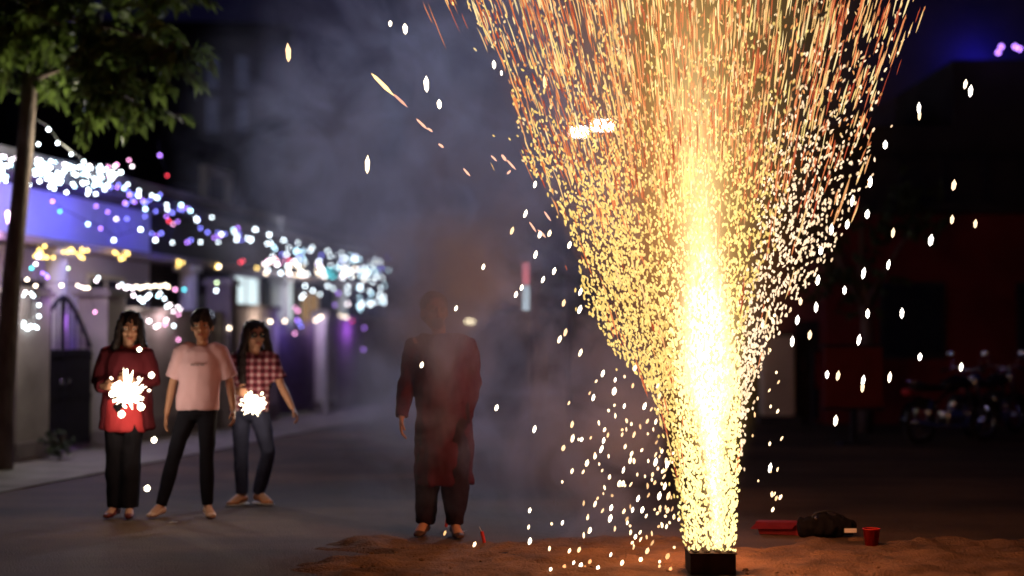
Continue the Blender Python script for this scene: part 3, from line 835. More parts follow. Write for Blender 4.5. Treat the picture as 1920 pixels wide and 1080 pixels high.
pts = [(430, 615, 'm'), (492, 619, 'm'), (498, 621, 'm'), (507, 603, 'm'), (534, 602, 'm'), (592, 601, 'm'), (597, 597, 'm'), (602, 594, 'm'), (608, 591, 'm'), (612, 595, 'm'), (638, 592, 'm'), (644, 594, 'm'), (650, 595, 'm'), (561, 605, 'b'), (557, 600, 'v'), (553, 577, 'p'), (558, 583, 'p'), (553, 625, 'p'), (660, 602, 'r'),
       (683, 615, 'v'), (565, 612, 'b'), (406, 530, 'g'), (405, 545, 'w'), (410, 500, 'm'), (682, 655, 'v')]
light_string('warm bulbs spaced along the top of the wall behind the checked shirt', pts, -.1, rad=.022, path=[(425, 608), (495, 615), (534, 600), (565, 600), (608, 590), (650, 592), (685, 612)], lamps=((500, 600, 8, (1, .75, .6)), (600, 610, 9, (.8, .5, 1)), (670, 620, 16, (.45, .12, 1)), (550, 620, 9, (.35, .25, 1))))

pp = [(1878, 95), (1884, 84), (1910, 84), (1918, 88), (1950, 90)]
t = empty('light_string', (0, 0, 0), 0, 'few violet bulbs on the roof edge at the top right corner', 'string lights')
P_ = [at(x, y, 23.9) for x, y in pp]
for p in P_: inst('bulb', BMESH['v'], t, p, sc=(.03,) * 3)
bm = BM(); loft(bm, [p + Vector((0, .03, 0)) for p in P_], [.006] * 5, 5, ref=(0, 0, 1)); obj('cord', bm, M['wire'], t)

# slanted pink-white tube on the house front at the left edge
a = at(14, 398, wall_y(14, .3)); b = at(26, 456, wall_y(26, .3))
t = empty('tube_lamp', (a + b) / 2, 0, 'slanting pinkish tube lamp left of the tree trunk', 'lamp')
c_ = (a + b) / 2
bm = BM(); loft(bm, [a - c_, b - c_], [.035, .035], 10); obj('lamp_tube', bm, glow('tube_pink', (1, .62, .85), 14), t, True)
bm = BM(); loft(bm, [a - c_ + Vector((-.02, .04, .03)), b - c_ + Vector((-.02, .04, -.03))], [.03, .03], 6); obj('tube_holder', bm, M['white_paint'], t)
lamp('tube_light', t, (.12, -.1, 0), 14, (.75, .2, 1), .12)

# ------------------------------------------------------------------ the firework fountain
FX, FY, FZ = 1.19, 8.6, 0.0
ft = empty('firework_fountain', (FX, FY, 0.02), 0, 'square dark firework throwing a tall golden fountain of sparks', 'firework')
bm = BM(); box(bm, -.135, .135, -.135, .135, 0, .118, .006); cs = obj('casing', bm, M['card_dark'], ft)
bm = BM(); box(bm, -.14, .14, -.14, .14, .119, .128, .002); obj('rim', bm, M['card_dark'], cs)
bm = BM(); loft(bm, [(0, 0, 0), (0, 0, .008)], [.022, .02], 10)
tube_me = bpy.data.meshes.new('shot_tube'); bm.to_mesh(tube_me); bm.free(); tube_me.materials.append(M['card_dark'])
for i in range(4):
    for j in range(4): inst('shot_tube', tube_me, ft, (-.1 + i * .067, -.1 + j * .067, .1285))

HT = 4.2
def lerp_tab(tab, z):
    if z <= tab[0][0]: return tab[0][1]
    for (a, b), (c, d) in zip(tab, tab[1:]):
        if z <= c: return b + (d - b) * (z - a) / (c - a)
    return tab[-1][1]
RL = [(0, .17), (.42, .22), (.68, .28), (.94, .34), (1.2, .52), (1.52, .68), (1.84, .78), (2.1, .90), (2.36, 1.0), (2.62, 1.08), (3.0, 1.18), (3.33, 1.36), (HT, 1.75)]    # left reach
RR = [(0, .12), (.42, .17), (.68, .21), (.94, .27), (1.2, .41), (1.52, .60), (1.84, .84), (2.1, .97), (2.36, 1.09), (2.62, 1.19), (3.0, 1.34), (3.33, 1.50), (HT, 1.95)]
rs = random.Random(99)

def spark_geo(verts, faces, cols, p, d, L, r, col, wig=0.0):
    """an elongated glowing drop, bent a little"""
    d = d.normalized()
    s, u = frame(d, Vector((.3, .8, .2)))
    base = len(verts)
    n = 5
    bend = (s * rs.uniform(-1, 1) + u * rs.uniform(-.4, .4)) * wig * L
    rings = ((-.5, .0), (-.3, .8), (.15, 1.0), (.5, .0))
    mids = [p + d * (f * L) + bend * (1 - (2 * f) ** 2) for f, _ in rings]
    verts.append(mids[0])
    for q in (1, 2):
        for k in range(n):
            a = 2 * PI * k / n
            verts.append(mids[q] + (s * math.cos(a) + u * math.sin(a)) * r * rings[q][1])
    verts.append(mids[3])
    for k in range(n):
        k2 = (k + 1) % n
        faces.append((base, base + 1 + k2, base + 1 + k))
        faces.append((base + 1 + k, base + 1 + k2, base + 1 + n + k2, base + 1 + n + k))
        faces.append((base + 1 + n + k, base + 1 + n + k2, base + 1 + 2 * n))
    cols.extend([col] * (2 * n + 2))

def spark_mat(name, strength):
    m = bpy.data.materials.new(name); m.use_nodes = True
    nt = m.node_tree; nt.nodes.remove(nt.nodes['Principled BSDF'])
    e = nt.nodes.new('ShaderNodeEmission'); e.inputs[1].default_value = strength
    a = nt.nodes.new('ShaderNodeAttribute'); a.attribute_name = 'ember_tint'
    nt.links.new(a.outputs[0], e.inputs[0]); nt.links.new(e.outputs[0], nt.nodes['Material Output'].inputs[0])
    m.cycles.emission_sampling = 'NONE'
    return m
M['spark'] = spark_mat('spark_glow', 1.0)

def spark_obj(name, verts, faces, cols, parent):
    me = bpy.data.meshes.new(name)
    me.from_pydata([tuple(v) for v in verts], [], faces)
    ca = me.attributes.new('ember_tint', 'FLOAT_COLOR', 'POINT')
    flat = []
    for c in cols: flat.extend((c[0], c[1], c[2], 1))
    ca.data.foreach_set('color', flat)
    me.materials.append(M['spark'])
    for p in me.polygons: p.use_smooth = True
    o = bpy.data.objects.new(name, me); C.objects.link(o); o.parent = parent
    return o

def spray():
    V, Fc, Cc = [], [], []
    singles = 0
    N = 30000
    for i in range(N):
        q = rs.random()
        z = HT * q ** .80
        side = -1 if rs.random() < .5 else 1
        Rm = lerp_tab(RL if side < 0 else RR, z)
        Rm *= 1 + .14 * noise.noise((z * 1.7, side * 4.0, .5)) * min(1, z)
        u_ = rs.random() ** (1.0 if z > .9 else .8)
        if rs.random() < .05: u_ *= rs.uniform(1.0, 1.25)
        x = side * Rm * u_
        y = Rm * .8 * rs.uniform(-1, 1) * math.sqrt(max(.02, 1 - u_ * u_))
        fx = abs(x) / Rm; comb = 0
        ragged = noise.noise((x * 2.2 + 5, z * 1.1, 1.3)) * .5 + .5
        if side > 0 and z > 1.0 and fx > .45:
            if rs.random() < .30 + .5 * (fx - .45) : continue
        if fx > .7 and rs.random() < (fx - .7) * 1.7: continue
        if z > 2.3:
            comb = noise.noise((math.atan2(x, z) * 26 + 3, y * 1.5, .3)) + .6 * noise.noise((math.atan2(x, z) * 60, y * 2, 7))
            if rs.random() < min(.85, (z - 2.3) * (.72 - 1.9 * comb)): continue
        elif z > 1.2 and ragged < .42 and rs.random() < .35: continue
        xc = .03 - .05 * z
        p = Vector((x + xc, y, .13 + z + rs.uniform(-.03, .03)))
        base = Vector((xc * .3, 0, -.2))
        d = (p - base).normalized()
        core = math.exp(-((x) / (.20 + .03 * z)) ** 2) * (1 if z < 2.1 else max(0, 1 - (z - 2.1) / .7))
        streak = z > 1.9 and rs.random() < min(.62, (z - 1.9) / 2.2) or rs.random() < .02
        if z < 1.0: L = rs.uniform(.018, .032)
        else: L = rs.uniform(.018, .036)
        r = rs.uniform(.0042, .0082)
        if z > 2.3: r *= .9
        jit = .55
        b = rs.random()
        if core > .5:
            hot = max(0, min(1, (2.0 - z) / 1.0))
            col = (1.15 + .2 * b + .9 * hot, .86 + .2 * b + .7 * hot, .24 + .16 * b + .3 * hot)
        elif side > 0 and fx > .45:
            col = (1.2 + .6 * b, .80 + .5 * b, .46 + .4 * b)
        else:
            col = (1.0 + .5 * b, .66 + .36 * b, .17 + .16 * b)
        if streak:
            L = rs.uniform(.03, .16) * rs.choice((1, 1, 1.8)) * (1 + max(0, z - 2.8) * .5); r *= rs.uniform(.5, 1.0); jit = .05
            if comb > .12 and rs.random() < .5:
                col = rs.choice(((1.1, .78, .25), (1.1, .62, .22), (1.2, .9, .42)))
            elif core < .6:
                col = rs.choice(((.50, .07, .03), (.65, .14, .06), (.9, .28, .10), (1.0, .45, .17), (1.15, .70, .28), (.8, .2, .07)))
        elif z > 2.0 and core < .5:
            w = min(1, (z - 2.0) / 1.2)
            if rs.random() < w * .8: col = rs.choice(((1.0, .42, .13), (1.0, .62, .25), (1.1, .80, .40), (.7, .25, .08)))
        d = (d + Vector([rs.uniform(-jit, jit) for _ in range(3)])).normalized()
        if z < .95 and rs.random() < .5: continue
        big = (streak and L > .19 and singles < 150 and z < 3.4)
        if big:
            v, f, c = [], [], []
            spark_geo(v, f, c, Vector((0, 0, 0)), d, L, r, col, .02)
            o = spark_obj('spark', v, f, c, ft); o.location = p; singles += 1
        else:
            spark_geo(V, Fc, Cc, p, d, L, r, col, .25 if not streak else .07)
    # lone small sparks shed low on the left, and a few on the right
    for i in range(140):
        if i < 105: px, py = rs.triangular(1020, 1275, 1240), rs.triangular(660, 1062, 960)
        else: px, py = rs.uniform(1400, 1475), rs.uniform(560, 960)
        v, f, c = [], [], []
        b = rs.random(); k_ = rs.choice((1, .8, .5))
        spark_geo(v, f, c, Vector((0, 0, 0)), Vector((rs.uniform(-.2, .7), 0, 1)), rs.uniform(.018, .040), rs.uniform(.005, .009), ((2.2 + 2 * b) * k_, (1.5 + 1.6 * b) * k_ ** 1.3, (.8 + b) * k_ ** 1.6), .2)
        Yk = rs.uniform(8.35, 8.9)
        if py > 1000: Yk = min(Yk, CAMH * F / (py - HOR) - .03)
        o = spark_obj('spark', v, f, c, ft); o.location = at(px, py, Yk) - Vector(ft.location)
    # fizz at the muzzle
    for i in range(380):
        z = rs.random() ** 1.2 * .95
        Rm = .15 + .10 * z
        a = rs.uniform(0, 2 * PI); rr = rs.random() ** .5
        p = Vector((-.03 - .0 * z + Rm * rr * math.cos(a), Rm * rr * math.sin(a) * .8 , .14 + z))
        b = rs.random()
        spark_geo(V, Fc, Cc, p, Vector((rs.uniform(-.6, .6), rs.uniform(-.6, .6), 1)), rs.uniform(.015, .03), rs.uniform(.005, .009), (1.6, 1.1 + .4 * b, .32 + .3 * b), .2)
    o = spark_obj('spark_spray', V, Fc, Cc, ft)
    o['kind'] = 'stuff'
spray()

# white-hot burning gas inside the spray, plus an emissive veil standing for lit smoke
def plume():
    bm = BM()
    zs = [0, .3, .7, 1.1, 1.5, 2.0, 2.5, 3.0, 3.6, 4.2]
    loft(bm, [(0, 0, .135 + z) for z in zs], [max(lerp_tab(RL, z), lerp_tab(RR, z)) * 1.02 for z in zs], 28)
    m = bpy.data.materials.new('flame_and_smoke_glow'); m.use_nodes = True
    nt = m.node_tree; nt.nodes.remove(nt.nodes['Principled BSDF']); L = nt.links.new
    N = nt.nodes.new
    tc = N('ShaderNodeTexCoord'); sp = N('ShaderNodeSeparateXYZ'); L(tc.outputs['Object'], sp.inputs[0])
    def math_(op, a, b=None, c=None):
        n = N('ShaderNodeMath'); n.operation = op
        for i, v in enumerate((a, b, c)):
            if v is None: continue
            if isinstance(v, (int, float)): n.inputs[i].default_value = v
            else: L(v, n.inputs[i])
        return n.outputs[0]
    x, y, z = sp.outputs
    z = math_('SUBTRACT', z, .135)
    zn = math_('DIVIDE', z, HT)
    xc = math_('MULTIPLY_ADD', z, -.045, .045)
    dx = math_('SUBTRACT', x, xc)
    r = math_('SQRT', math_('ADD', math_('MULTIPLY', dx, dx), math_('MULTIPLY', y, y)))
    def curve(tab):
        n = N('ShaderNodeFloatCurve'); c = n.mapping.curves[0]
        while len(c.points) > 2: c.points.remove(c.points[0])
        c.points[0].location = (tab[0][0] / HT, tab[0][1]); c.points[1].location = (tab[-1][0] / HT, tab[-1][1])
        for a, b in tab[1:-1]: c.points.new(a / HT, b)
        n.mapping.update(); L(zn, n.inputs[1]); return n.outputs[0]
    def gauss(rad):
        q = math_('DIVIDE', r, rad); return math_('EXPONENT', math_('MULTIPLY', math_('MULTIPLY', q, q), -1.0))
    nz = N('ShaderNodeTexNoise'); nz.inputs['Scale'].default_value = 3.0; nz.inputs['Detail'].default_value = 3
    mp = N('ShaderNodeMapping'); mp.inputs[3].default_value = (1.6, 1.6, .5); L(tc.outputs['Object'], mp.inputs[0]); L(mp.outputs[0], nz.inputs[0])
    turb = math_('MULTIPLY_ADD', nz.outputs[0], 1.4, .3)
    # hot core
    core_r = curve([(0, .018), (.42, .034), (.7, .055), (1.0, .085), (1.4, .09), (2.0, .10), (2.8, .15), (HT, .2)])
    core_i = curve([(0, 1.0), (.42, 1.0), (.75, .75), (1.0, .95), (1.3, .9), (1.6, .30), (2.0, .10), (2.8, .02), (HT, .01)])
    c1 = math_('MULTIPLY', math_('MULTIPLY', gauss(core_r), core_i), 42.0)
    # yellow body
    mid_r = curve([(0, .04), (.42, .065), (.9, .13), (1.3, .165), (2.0, .27), (2.8, .42), (HT, .7)])
    mid_i = curve([(0, .6), (.42, 1.0), (.9, .9), (1.3, .55), (1.7, .26), (2.3, .16), (2.8, .09), (3.4, .05), (HT, .02)])
    c2 = math_('MULTIPLY', math_('MULTIPLY', math_('MULTIPLY', gauss(mid_r), mid_i), turb), 4.6)
    # brown-orange veil: glow of lit smoke put in as emission, fainter on the right
    out_r = curve([(0, .12), (.6, .17), (1.0, .28), (1.5, .44), (2.0, .58), (2.8, .80), (HT, .95)])
    dxl = math_('SUBTRACT', x, math_('MULTIPLY', z, -.09))
    r2 = math_('SQRT', math_('ADD', math_('MULTIPLY', dxl, dxl), math_('MULTIPLY', y, y)))
    q = math_('DIVIDE', r2, out_r); g3 = math_('EXPONENT', math_('MULTIPLY', math_('MULTIPLY', q, q), -1.2))
    lf = N('ShaderNodeMapRange'); lf.inputs[1].default_value = .55; lf.inputs[2].default_value = -.1; lf.inputs[3].default_value = .22; lf.inputs[4].default_value = 1; L(x, lf.inputs[0])
    out_i = curve([(0, .30), (1.0, .42), (1.8, .42), (2.4, .22), (3.0, .10), (HT, .05)])
    c3 = math_('MULTIPLY', math_('MULTIPLY', math_('MULTIPLY', g3, turb), lf.outputs[0]), out_i)
    def em(col, s):
        e = N('ShaderNodeEmission'); e.inputs[0].default_value = col + (1,); L(s, e.inputs[1]); return e.outputs[0]
    a = N('ShaderNodeAddShader'); L(em((1, .80, .42), c1), a.inputs[0]); L(em((1, .62, .15), c2), a.inputs[1])
    b = N('ShaderNodeAddShader'); L(a.outputs[0], b.inputs[0]); L(em((1, .38, .14), c3), b.inputs[1])
    L(b.outputs[0], nt.nodes['Material Output'].inputs[1])
    m.cycles.emission_sampling = 'NONE'
    m.cycles.volume_step_rate = .5
    o = obj('flame_and_glow_veil', bm, m, ft)
    return o
plume()
for z, p, rad in ((.55, 85, .14), (1.15, 95, .16), (2.0, 80, .3), (3.0, 90, .4)):
    lamp('flame_light', ft, (0, 0, z), p, (1, .32, .13), rad)

# ------------------------------------------------------------------ stray sparks
stray_l = [(537, 95, 2, 1.4), (730, 40, 0, .9), (758, 50, 0, 1), (799, 155, 0, 1.5), (823, 193, 0, 1.1), (688, 307, 0, 1.3), (926, 118, 1, .9), (940, 134, 1, .6), (1022, 150, 1, 1.3)]
left = [(960, 432), (906, 500), (967, 552), (978, 539), (1018, 524), (1039, 508), (1004, 477), (1068, 459), (1088, 547), (1057, 568), (1087, 580), (1060, 623), (1049, 636), (1088, 661), (855, 578), (791, 684), (1003, 345), (985, 400), (1012, 440), (1030, 437)]
low = [(1153, 712), (1151, 733), (1112, 745), (1170, 761), (1208, 761), (1229, 790), (1002, 804), (931, 764), (1072, 795), (1073, 821), (1090, 823), (1056, 839), (1131, 825), (1127, 841), (1115, 855), (1100, 867),
       (1072, 882), (1166, 814), (1188, 814), (1181, 862), (1168, 880), (1142, 893), (1167, 905), (1115, 943), (1143, 970), (1185, 954), (1203, 954), (1175, 978), (1190, 1004), (1105, 992), (1054, 978), (993, 955), (991, 986), (993, 1012),
       (1195, 933), (1235, 928), (1252, 928), (1236, 950), (1250, 955), (1160, 905), (1245, 910), (1240, 845), (1250, 870), (1228, 865), (1130, 700), (1190, 690), (1216, 720), (1236, 742), (1145, 950), (1248, 985)]
grd = [(1067, 1030), (1085, 1028), (1144, 1037), (1200, 1046), (1088, 1057), (1222, 1068), (1057, 1060), (1032, 1064), (1135, 1066), (1105, 1050), (1165, 1052), (1182, 1060), (1235, 1050), (1250, 1040), (1120, 1062), (835, 997), (890, 1018), (1075, 1052), (1212, 1030), (1255, 1064), (1150, 1066), (1095, 1062)]
right = [(1600, 376), (1628, 401), (1676, 436), (1787, 411), (1831, 419), (1747, 450), (1667, 496), (1620, 512), (1584, 544), (1534, 525), (1627, 588), (1691, 587), (1610, 637), (1518, 628), (1530, 576), (1724, 669), (1801, 688), (1667, 707),
         (1617, 713), (1616, 726), (1570, 704), (1501, 565), (1565, 788), (1442, 876), (1815, 155), (1825, 168), (1727, 200), (1728, 214), (1791, 346), (1634, 340), (1663, 270), (1550, 702), (1485, 640), (1495, 600), (1540, 470), (1560, 430), (1590, 420)]
STRAYS = []
SG = 'sparks thrown clear of the fountain'
def stray(px, py, label, size=1.0, tilt=.15, elong=1.0, col=None, Yr=(8.3, 9.1)):
    v, f, c = [], [], []
    b = rs.random()
    col = col or (6, 5.0, 3.6)
    L = rs.uniform(.046, .068) * size * elong; r = rs.uniform(.0115, .0150) * size
    dim = rs.choice((1, 1, 1, .6, .35)); col = (col[0] * dim, col[1] * dim ** 1.25, col[2] * dim ** 1.6)
    spark_geo(v, f, c, Vector((0, 0, 0)), Vector((tilt + rs.uniform(-.08, .08), 0, 1)), L, r, col, .05)
    Y = rs.uniform(*Yr)
    if py > 1020: Y = min(Y, CAMH * F / (py - HOR) - .02)
    o = spark_obj('spark', v, f, c, None); o.location = at(px, py, Y)
    tag(o, label, 'spark', SG); STRAYS.append((px, py, o))
for x, y, k, s in stray_l: stray(x, y, 'lone pale spark high in the smoky sky left of the fountain', s, 0, 1 + .5 * (s > 1.2))
for x, y in left: stray(x, y, 'drifting spark near the middle left edge of the spark spray', .85, .3)
for x, y in low: stray(x, y, 'falling white gold spark in the smoke low on the left of the fountain', rs.uniform(.6, .95), .28)
for x, y in grd: stray(x, y, 'ember or spark bouncing on the earth left of the dark casing', rs.uniform(.55, .95), .4, .8, rs.choice(((6, 5, 3.6), (3, 1.5, .7), (4, 2.8, 1.6))), (8.5, 8.9))
for x, y in right: stray(x, y, 'upright white spark falling through the dark on the right of the fountain', rs.uniform(.9, 1.1), .12, 1.15, (6, 5.4, 4.6))
# comet-like streak at the upper left and the bits of its trail
def streak(px0, py0, px1, py1, r, label, cols, Y=9.2):
    a, b = at(px0, py0, Y), at(px1, py1, Y)
    v, f, c = [], [], []
    spark_geo(v, f, c, Vector((0, 0, 0)), (b - a), (b - a).length, r, cols, .03)
    o = spark_obj('spark', v, f, c, None); o.location = (a + b) / 2; tag(o, label, 'spark', SG)
    if r < .012: STRAYS.append(((px0 + px1) / 2, (py0 + py1) / 2, o))
streak(694, 134, 738, 178, .014, 'longest slanting golden streak at the upper left of the fountain', (3.0, 1.9, .7))
streak(734, 172, 764, 200, .009, 'dull orange streak just below the longest golden one', (1.3, .6, .4))
for a in ((779, 220, 802, 242, .009), (800, 238, 811, 246, .008), (821, 268, 832, 276, .009), (868, 314, 882, 330, .008), (940, 288, 950, 302, .011), (950, 298, 968, 318, .008), (920, 290, 932, 302, .007), (958, 318, 950, 326, .008), (1008, 430, 1024, 446, .009), (992, 415, 1006, 436, .007), (1020, 395, 1034, 415, .007)):
    streak(*a[:4], a[4], 'short pinkish orange streak trailing towards the spray on the upper left', (1.5, .75, .5))

LM = [(1780, 745, 'the nearer motorcycle'), (1590, 710, 'the square red board'), (1458, 700, 'the pale gatepost'), (1640, 300, 'the upper right edge of the spray'), (1540, 520, 'the lower right edge of the spray'),
      (1890, 95, 'the violet roof bulbs'), (1620, 575, 'the crown of the roadside tree'), (815, 575, 'the man\'s head'), (830, 1000, 'the man\'s feet'), (900, 760, 'the man\'s hand'), (715, 160, 'the long golden streak'),
      (900, 50, 'the top left edge of the spray'), (1000, 330, 'the upper left edge of the spray'), (986, 530, 'the red and white tube'), (1120, 620, 'the lower left edge of the spray'), (1235, 800, 'the narrow column of the spray'),
      (1285, 1055, 'the dark casing'), (1080, 1070, 'the earth edge at the bottom'), (1000, 880, 'the smoke patch right of the man'), (1130, 900, 'the brown smoke beside the column'), (620, 380, 'the thin blue smoke over the house')]
ORD = ['nearest', 'second nearest', 'third nearest', 'fourth nearest', 'fifth nearest', 'sixth nearest', 'seventh nearest', 'eighth nearest', 'ninth nearest', 'tenth nearest', 'eleventh nearest', 'twelfth nearest', 'thirteenth nearest', 'fourteenth nearest']
bins = {}
for (px, py, o) in STRAYS:
    lx, ly, nm = min(LM, key=lambda l: math.hypot(l[0] - px, l[1] - py))
    dx, dy = px - lx, py - ly
    w_ = ('above' if dy < 0 else 'below') if abs(dy) > abs(dx) else ('left of' if dx < 0 else 'right of')
    bins.setdefault((w_, nm), []).append((math.hypot(dx, dy), o))
for (w_, nm), L_ in bins.items():
    L_.sort(key=lambda q: q[0])
    for i, (_, o) in enumerate(L_):
        o['label'] = ('only stray spark ' if len(L_) == 1 else ORD[i] + ' stray spark ') + w_ + ' ' + nm
# ------------------------------------------------------------------ things on the ground right of the firework
g = ground_at(1630, 1028)
t = empty('plastic_cup', g + Vector((0, 0, .0)), .3, 'red cup standing alone on the ground right of the firework', 'cup')
bm = BM(); loft(bm, [(0, 0, 0), (0, 0, .14)], [.040, .056], 20, closed_ends=False); bmesh.ops.solidify(bm, geom=bm.faces[:], thickness=.003)
k_ = obj('cup_wall', bm, M['red_plastic'], t, True)
bm = BM(); torus(bm, (0, 0, .14), .057, .004, axis='Z', n=24, m=6); obj('rim', bm, M['red_plastic'], t, True)
bm = BM(); loft(bm, [(0, 0, .002), (0, 0, .006)], [.038, .038], 20); obj('base', bm, M['red_plastic'], t)

g = ground_at(1462, 998)
t = empty('cardboard_box', g, -.25, 'crushed red cardboard box lying right of the firework', 'box')
bm = BM(); box(bm, -.15, .15, -.1, .1, 0, .085, .006)
for v in bm.verts: v.co.z *= 1 + .25 * noise.noise(v.co * 9); v.co.x += v.co.z * -.3
obj('box_body', bm, M['red_card'], t)
bm = BM(); vs_ = [bm.verts.new(p) for p in ((-.17, -.1, .09), (.12, -.1, .095), (.09, -.2, .06), (-.21, -.19, .05))]; bm.faces.new(vs_); bmesh.ops.solidify(bm, geom=bm.faces[:], thickness=.004); obj('flap', bm, M['red_card'], t)

g = ground_at(1545, 1005)
t = empty('gear_bag', g, .1, 'black bag with a pale tag lying between the red box and the red cup', 'bag')
bm = BM(); loft(bm, [(-.2, 0, .07), (-.17, 0, .075), (0, 0, .085), (.15, 0, .075), (.2, 0, .06)], [(.05, .05), (.085, .07), (.10, .085), (.09, .07), (.04, .04)], 16, ref=(0, 1, 0))
me = remeshed(bm, .012, 3, .02, .06, 2); objm('bag_body', me, mat('black_bag_cloth', (.007, .006, .007), .95, .3, 12, .2, spec=.08), t)
bm = BM(); loft(bm, [(-.12, -.02, .16), (-.08, -.02, .22), (.02, -.02, .24), (.1, -.02, .2), (.13, -.02, .15)], [.009] * 5, 8, ref=(0, 1, 0)); bmesh.ops.scale(bm, verts=bm.verts[:], vec=(1, 1, .8)); obj('handle', bm, M['black_plastic'], t, True)
bm = BM(); box(bm, .10, .19, -.11, -.104, .045, .075, .002); obj('tag', bm, M['paper'], t)
bm = BM(); ell(bm, (-.10, -.09, .15), (.014, .01, .014), 10); obj('buckle', bm, M['chrome'], t)

# cracker scraps on the earth
for px, py, m_, lab, s in ((838, 992, 'red_plastic', 'small red cracker tube at the man\'s feet', 1), (862, 1003, 'paper', 'white paper scrap just right of the man\'s feet', 1), (906, 1022, 'red_plastic', 'small red cracker tube farther right of the man\'s feet', 1.1),
                           (938, 1046, 'card_dark', 'dark burnt scrap on the earth left of the firework', 1.2), (1300 + 100, 1050, 'card_dark', 'burnt scrap on the earth right of the casing', .8), (330, 985, 'paper', 'pale scrap on the road by the woman in the pale shirt', .6)):
    g = ground_at(px, py)
    t = empty('cracker_scrap', g + Vector((0, 0, .025)), R.uniform(0, 3), lab, 'litter', 'burnt cracker scraps on the ground')
    if m_ == 'red_plastic':
        bm = BM(); loft(bm, [(-.01, 0, .0), (.01, 0, .07 * s)], [.012, .012], 10); obj('tube', bm, M[m_], t)
        bm = BM(); loft(bm, [(.01, 0, .07 * s), (.025, .01, .10 * s)], [.002, .002], 5); obj('fuse', bm, M['paper'], t)
    else:
        bm = BM(); rows = [[bm.verts.new((x * .04 * s, y * .03 * s, .012 * noise.noise((x * 1.3 + px, y * 1.7, 2)) + .008)) for x in range(-1, 3)] for y in range(-1, 3)]
        for j in range(3):
            for i in range(3): bm.faces.new((rows[j][i], rows[j][i + 1], rows[j + 1][i + 1], rows[j + 1][i]))
        bmesh.ops.solidify(bm, geom=bm.faces[:], thickness=.002)
        obj('scrap', bm, M[m_], t)

# ------------------------------------------------------------------ people
def V3(*a): return Vector(a)
def hand(bm, w, d, side, palm, curl=.5, s=1.0):
    """palm + 4 fingers + thumb; d points along the hand, side towards the thumb, palm = palm normal"""
    d = Vector(d).normalized(); palm = Vector(palm); palm = (palm - d * palm.dot(d)).normalized()
    sd = d.cross(palm); 
    if sd.dot(Vector(side)) < 0: sd = -sd
    loft(bm, [w - d * .01, w + d * .02 * s, w + d * .05 * s, w + d * .088 * s], [(.024, .018), (.032, .016), (.040, .015), (.038, .012)], 12, ref=sd)
    for i, (o_, L) in enumerate(((.030, .070), (.010, .080), (-.010, .074), (-.029, .058))):
        p0 = w + d * .080 * s + sd * o_ * s
        a = curl * 1.0
        p1 = p0 + (d * math.cos(a * .5) + palm * math.sin(a * .5)) * L * .42 * s
        p2 = p1 + (d * math.cos(a * 1.5) + palm * math.sin(a * 1.5)) * L * .34 * s
        p3 = p2 + (d * math.cos(a * 2.2) + palm * math.sin(a * 2.2)) * L * .26 * s
        loft(bm, [p0 - d * .02, p0, p1, p2, p3], [.009, .0092, .0086, .0080, .0062], 8, ref=sd)
    p0 = w + d * .025 * s + sd * .028 * s
    p1 = p0 + (d * .6 + sd * .7 + palm * .25).normalized() * .036 * s
    p2 = p1 + (d * .85 + sd * .2 + palm * .4).normalized() * .030 * s
    p3 = p2 + (d * .9 + palm * .4).normalized() * .020 * s
    loft(bm, [p0 - sd * .01, p0, p1, p2, p3], [.012, .0125, .0110, .0098, .0075], 8, ref=palm)

def head_shape(bm, c, yaw=0.0, s=1.0, tilt=0.0):
    """skull, jaw, nose, lips, ears facing -y, then turned by yaw"""
    tmp = BM()
    ell(tmp, (0, .012, .03), (.076, .094, .088), 20)
    ell(tmp, (0, -.012, -.035), (.060, .070, .075), 18)
    ell(tmp, (0, -.048, -.085), (.034, .032, .028), 12)
    loft(tmp, [(0, -.080, .030), (0, -.098, .0), (0, -.106, -.020), (0, -.088, -.034)], [(.010, .010), (.012, .012), (.017, .013), (.010, .010)], 10)
    ell(tmp, (0, -.086, -.053), (.024, .010, .006), 10); ell(tmp, (0, -.084, -.064), (.020, .010, .007), 10)
    ell(tmp, (-.034, -.070, .024), (.026, .016, .009), 10); ell(tmp, (.034, -.070, .024), (.026, .016, .009), 10)
    ell(tmp, (-.040, -.058, -.025), (.022, .020, .020), 10); ell(tmp, (.040, -.058, -.025), (.022, .020, .020), 10)
    for q in (-1, 1): ell(tmp, (q * .078, .012, -.005), (.010, .020, .032), 10, (0, 0, q * .3))
    mtx = Matrix.Translation(c) @ Euler((tilt, 0, yaw)).to_matrix().to_4x4() @ Matrix.Scale(s, 4)
    bmesh.ops.transform(tmp, matrix=mtx, verts=tmp.verts[:])
    me = bpy.data.meshes.new('t'); tmp.to_mesh(me); tmp.free(); bm.from_mesh(me); bpy.data.meshes.remove(me)
    return mtx

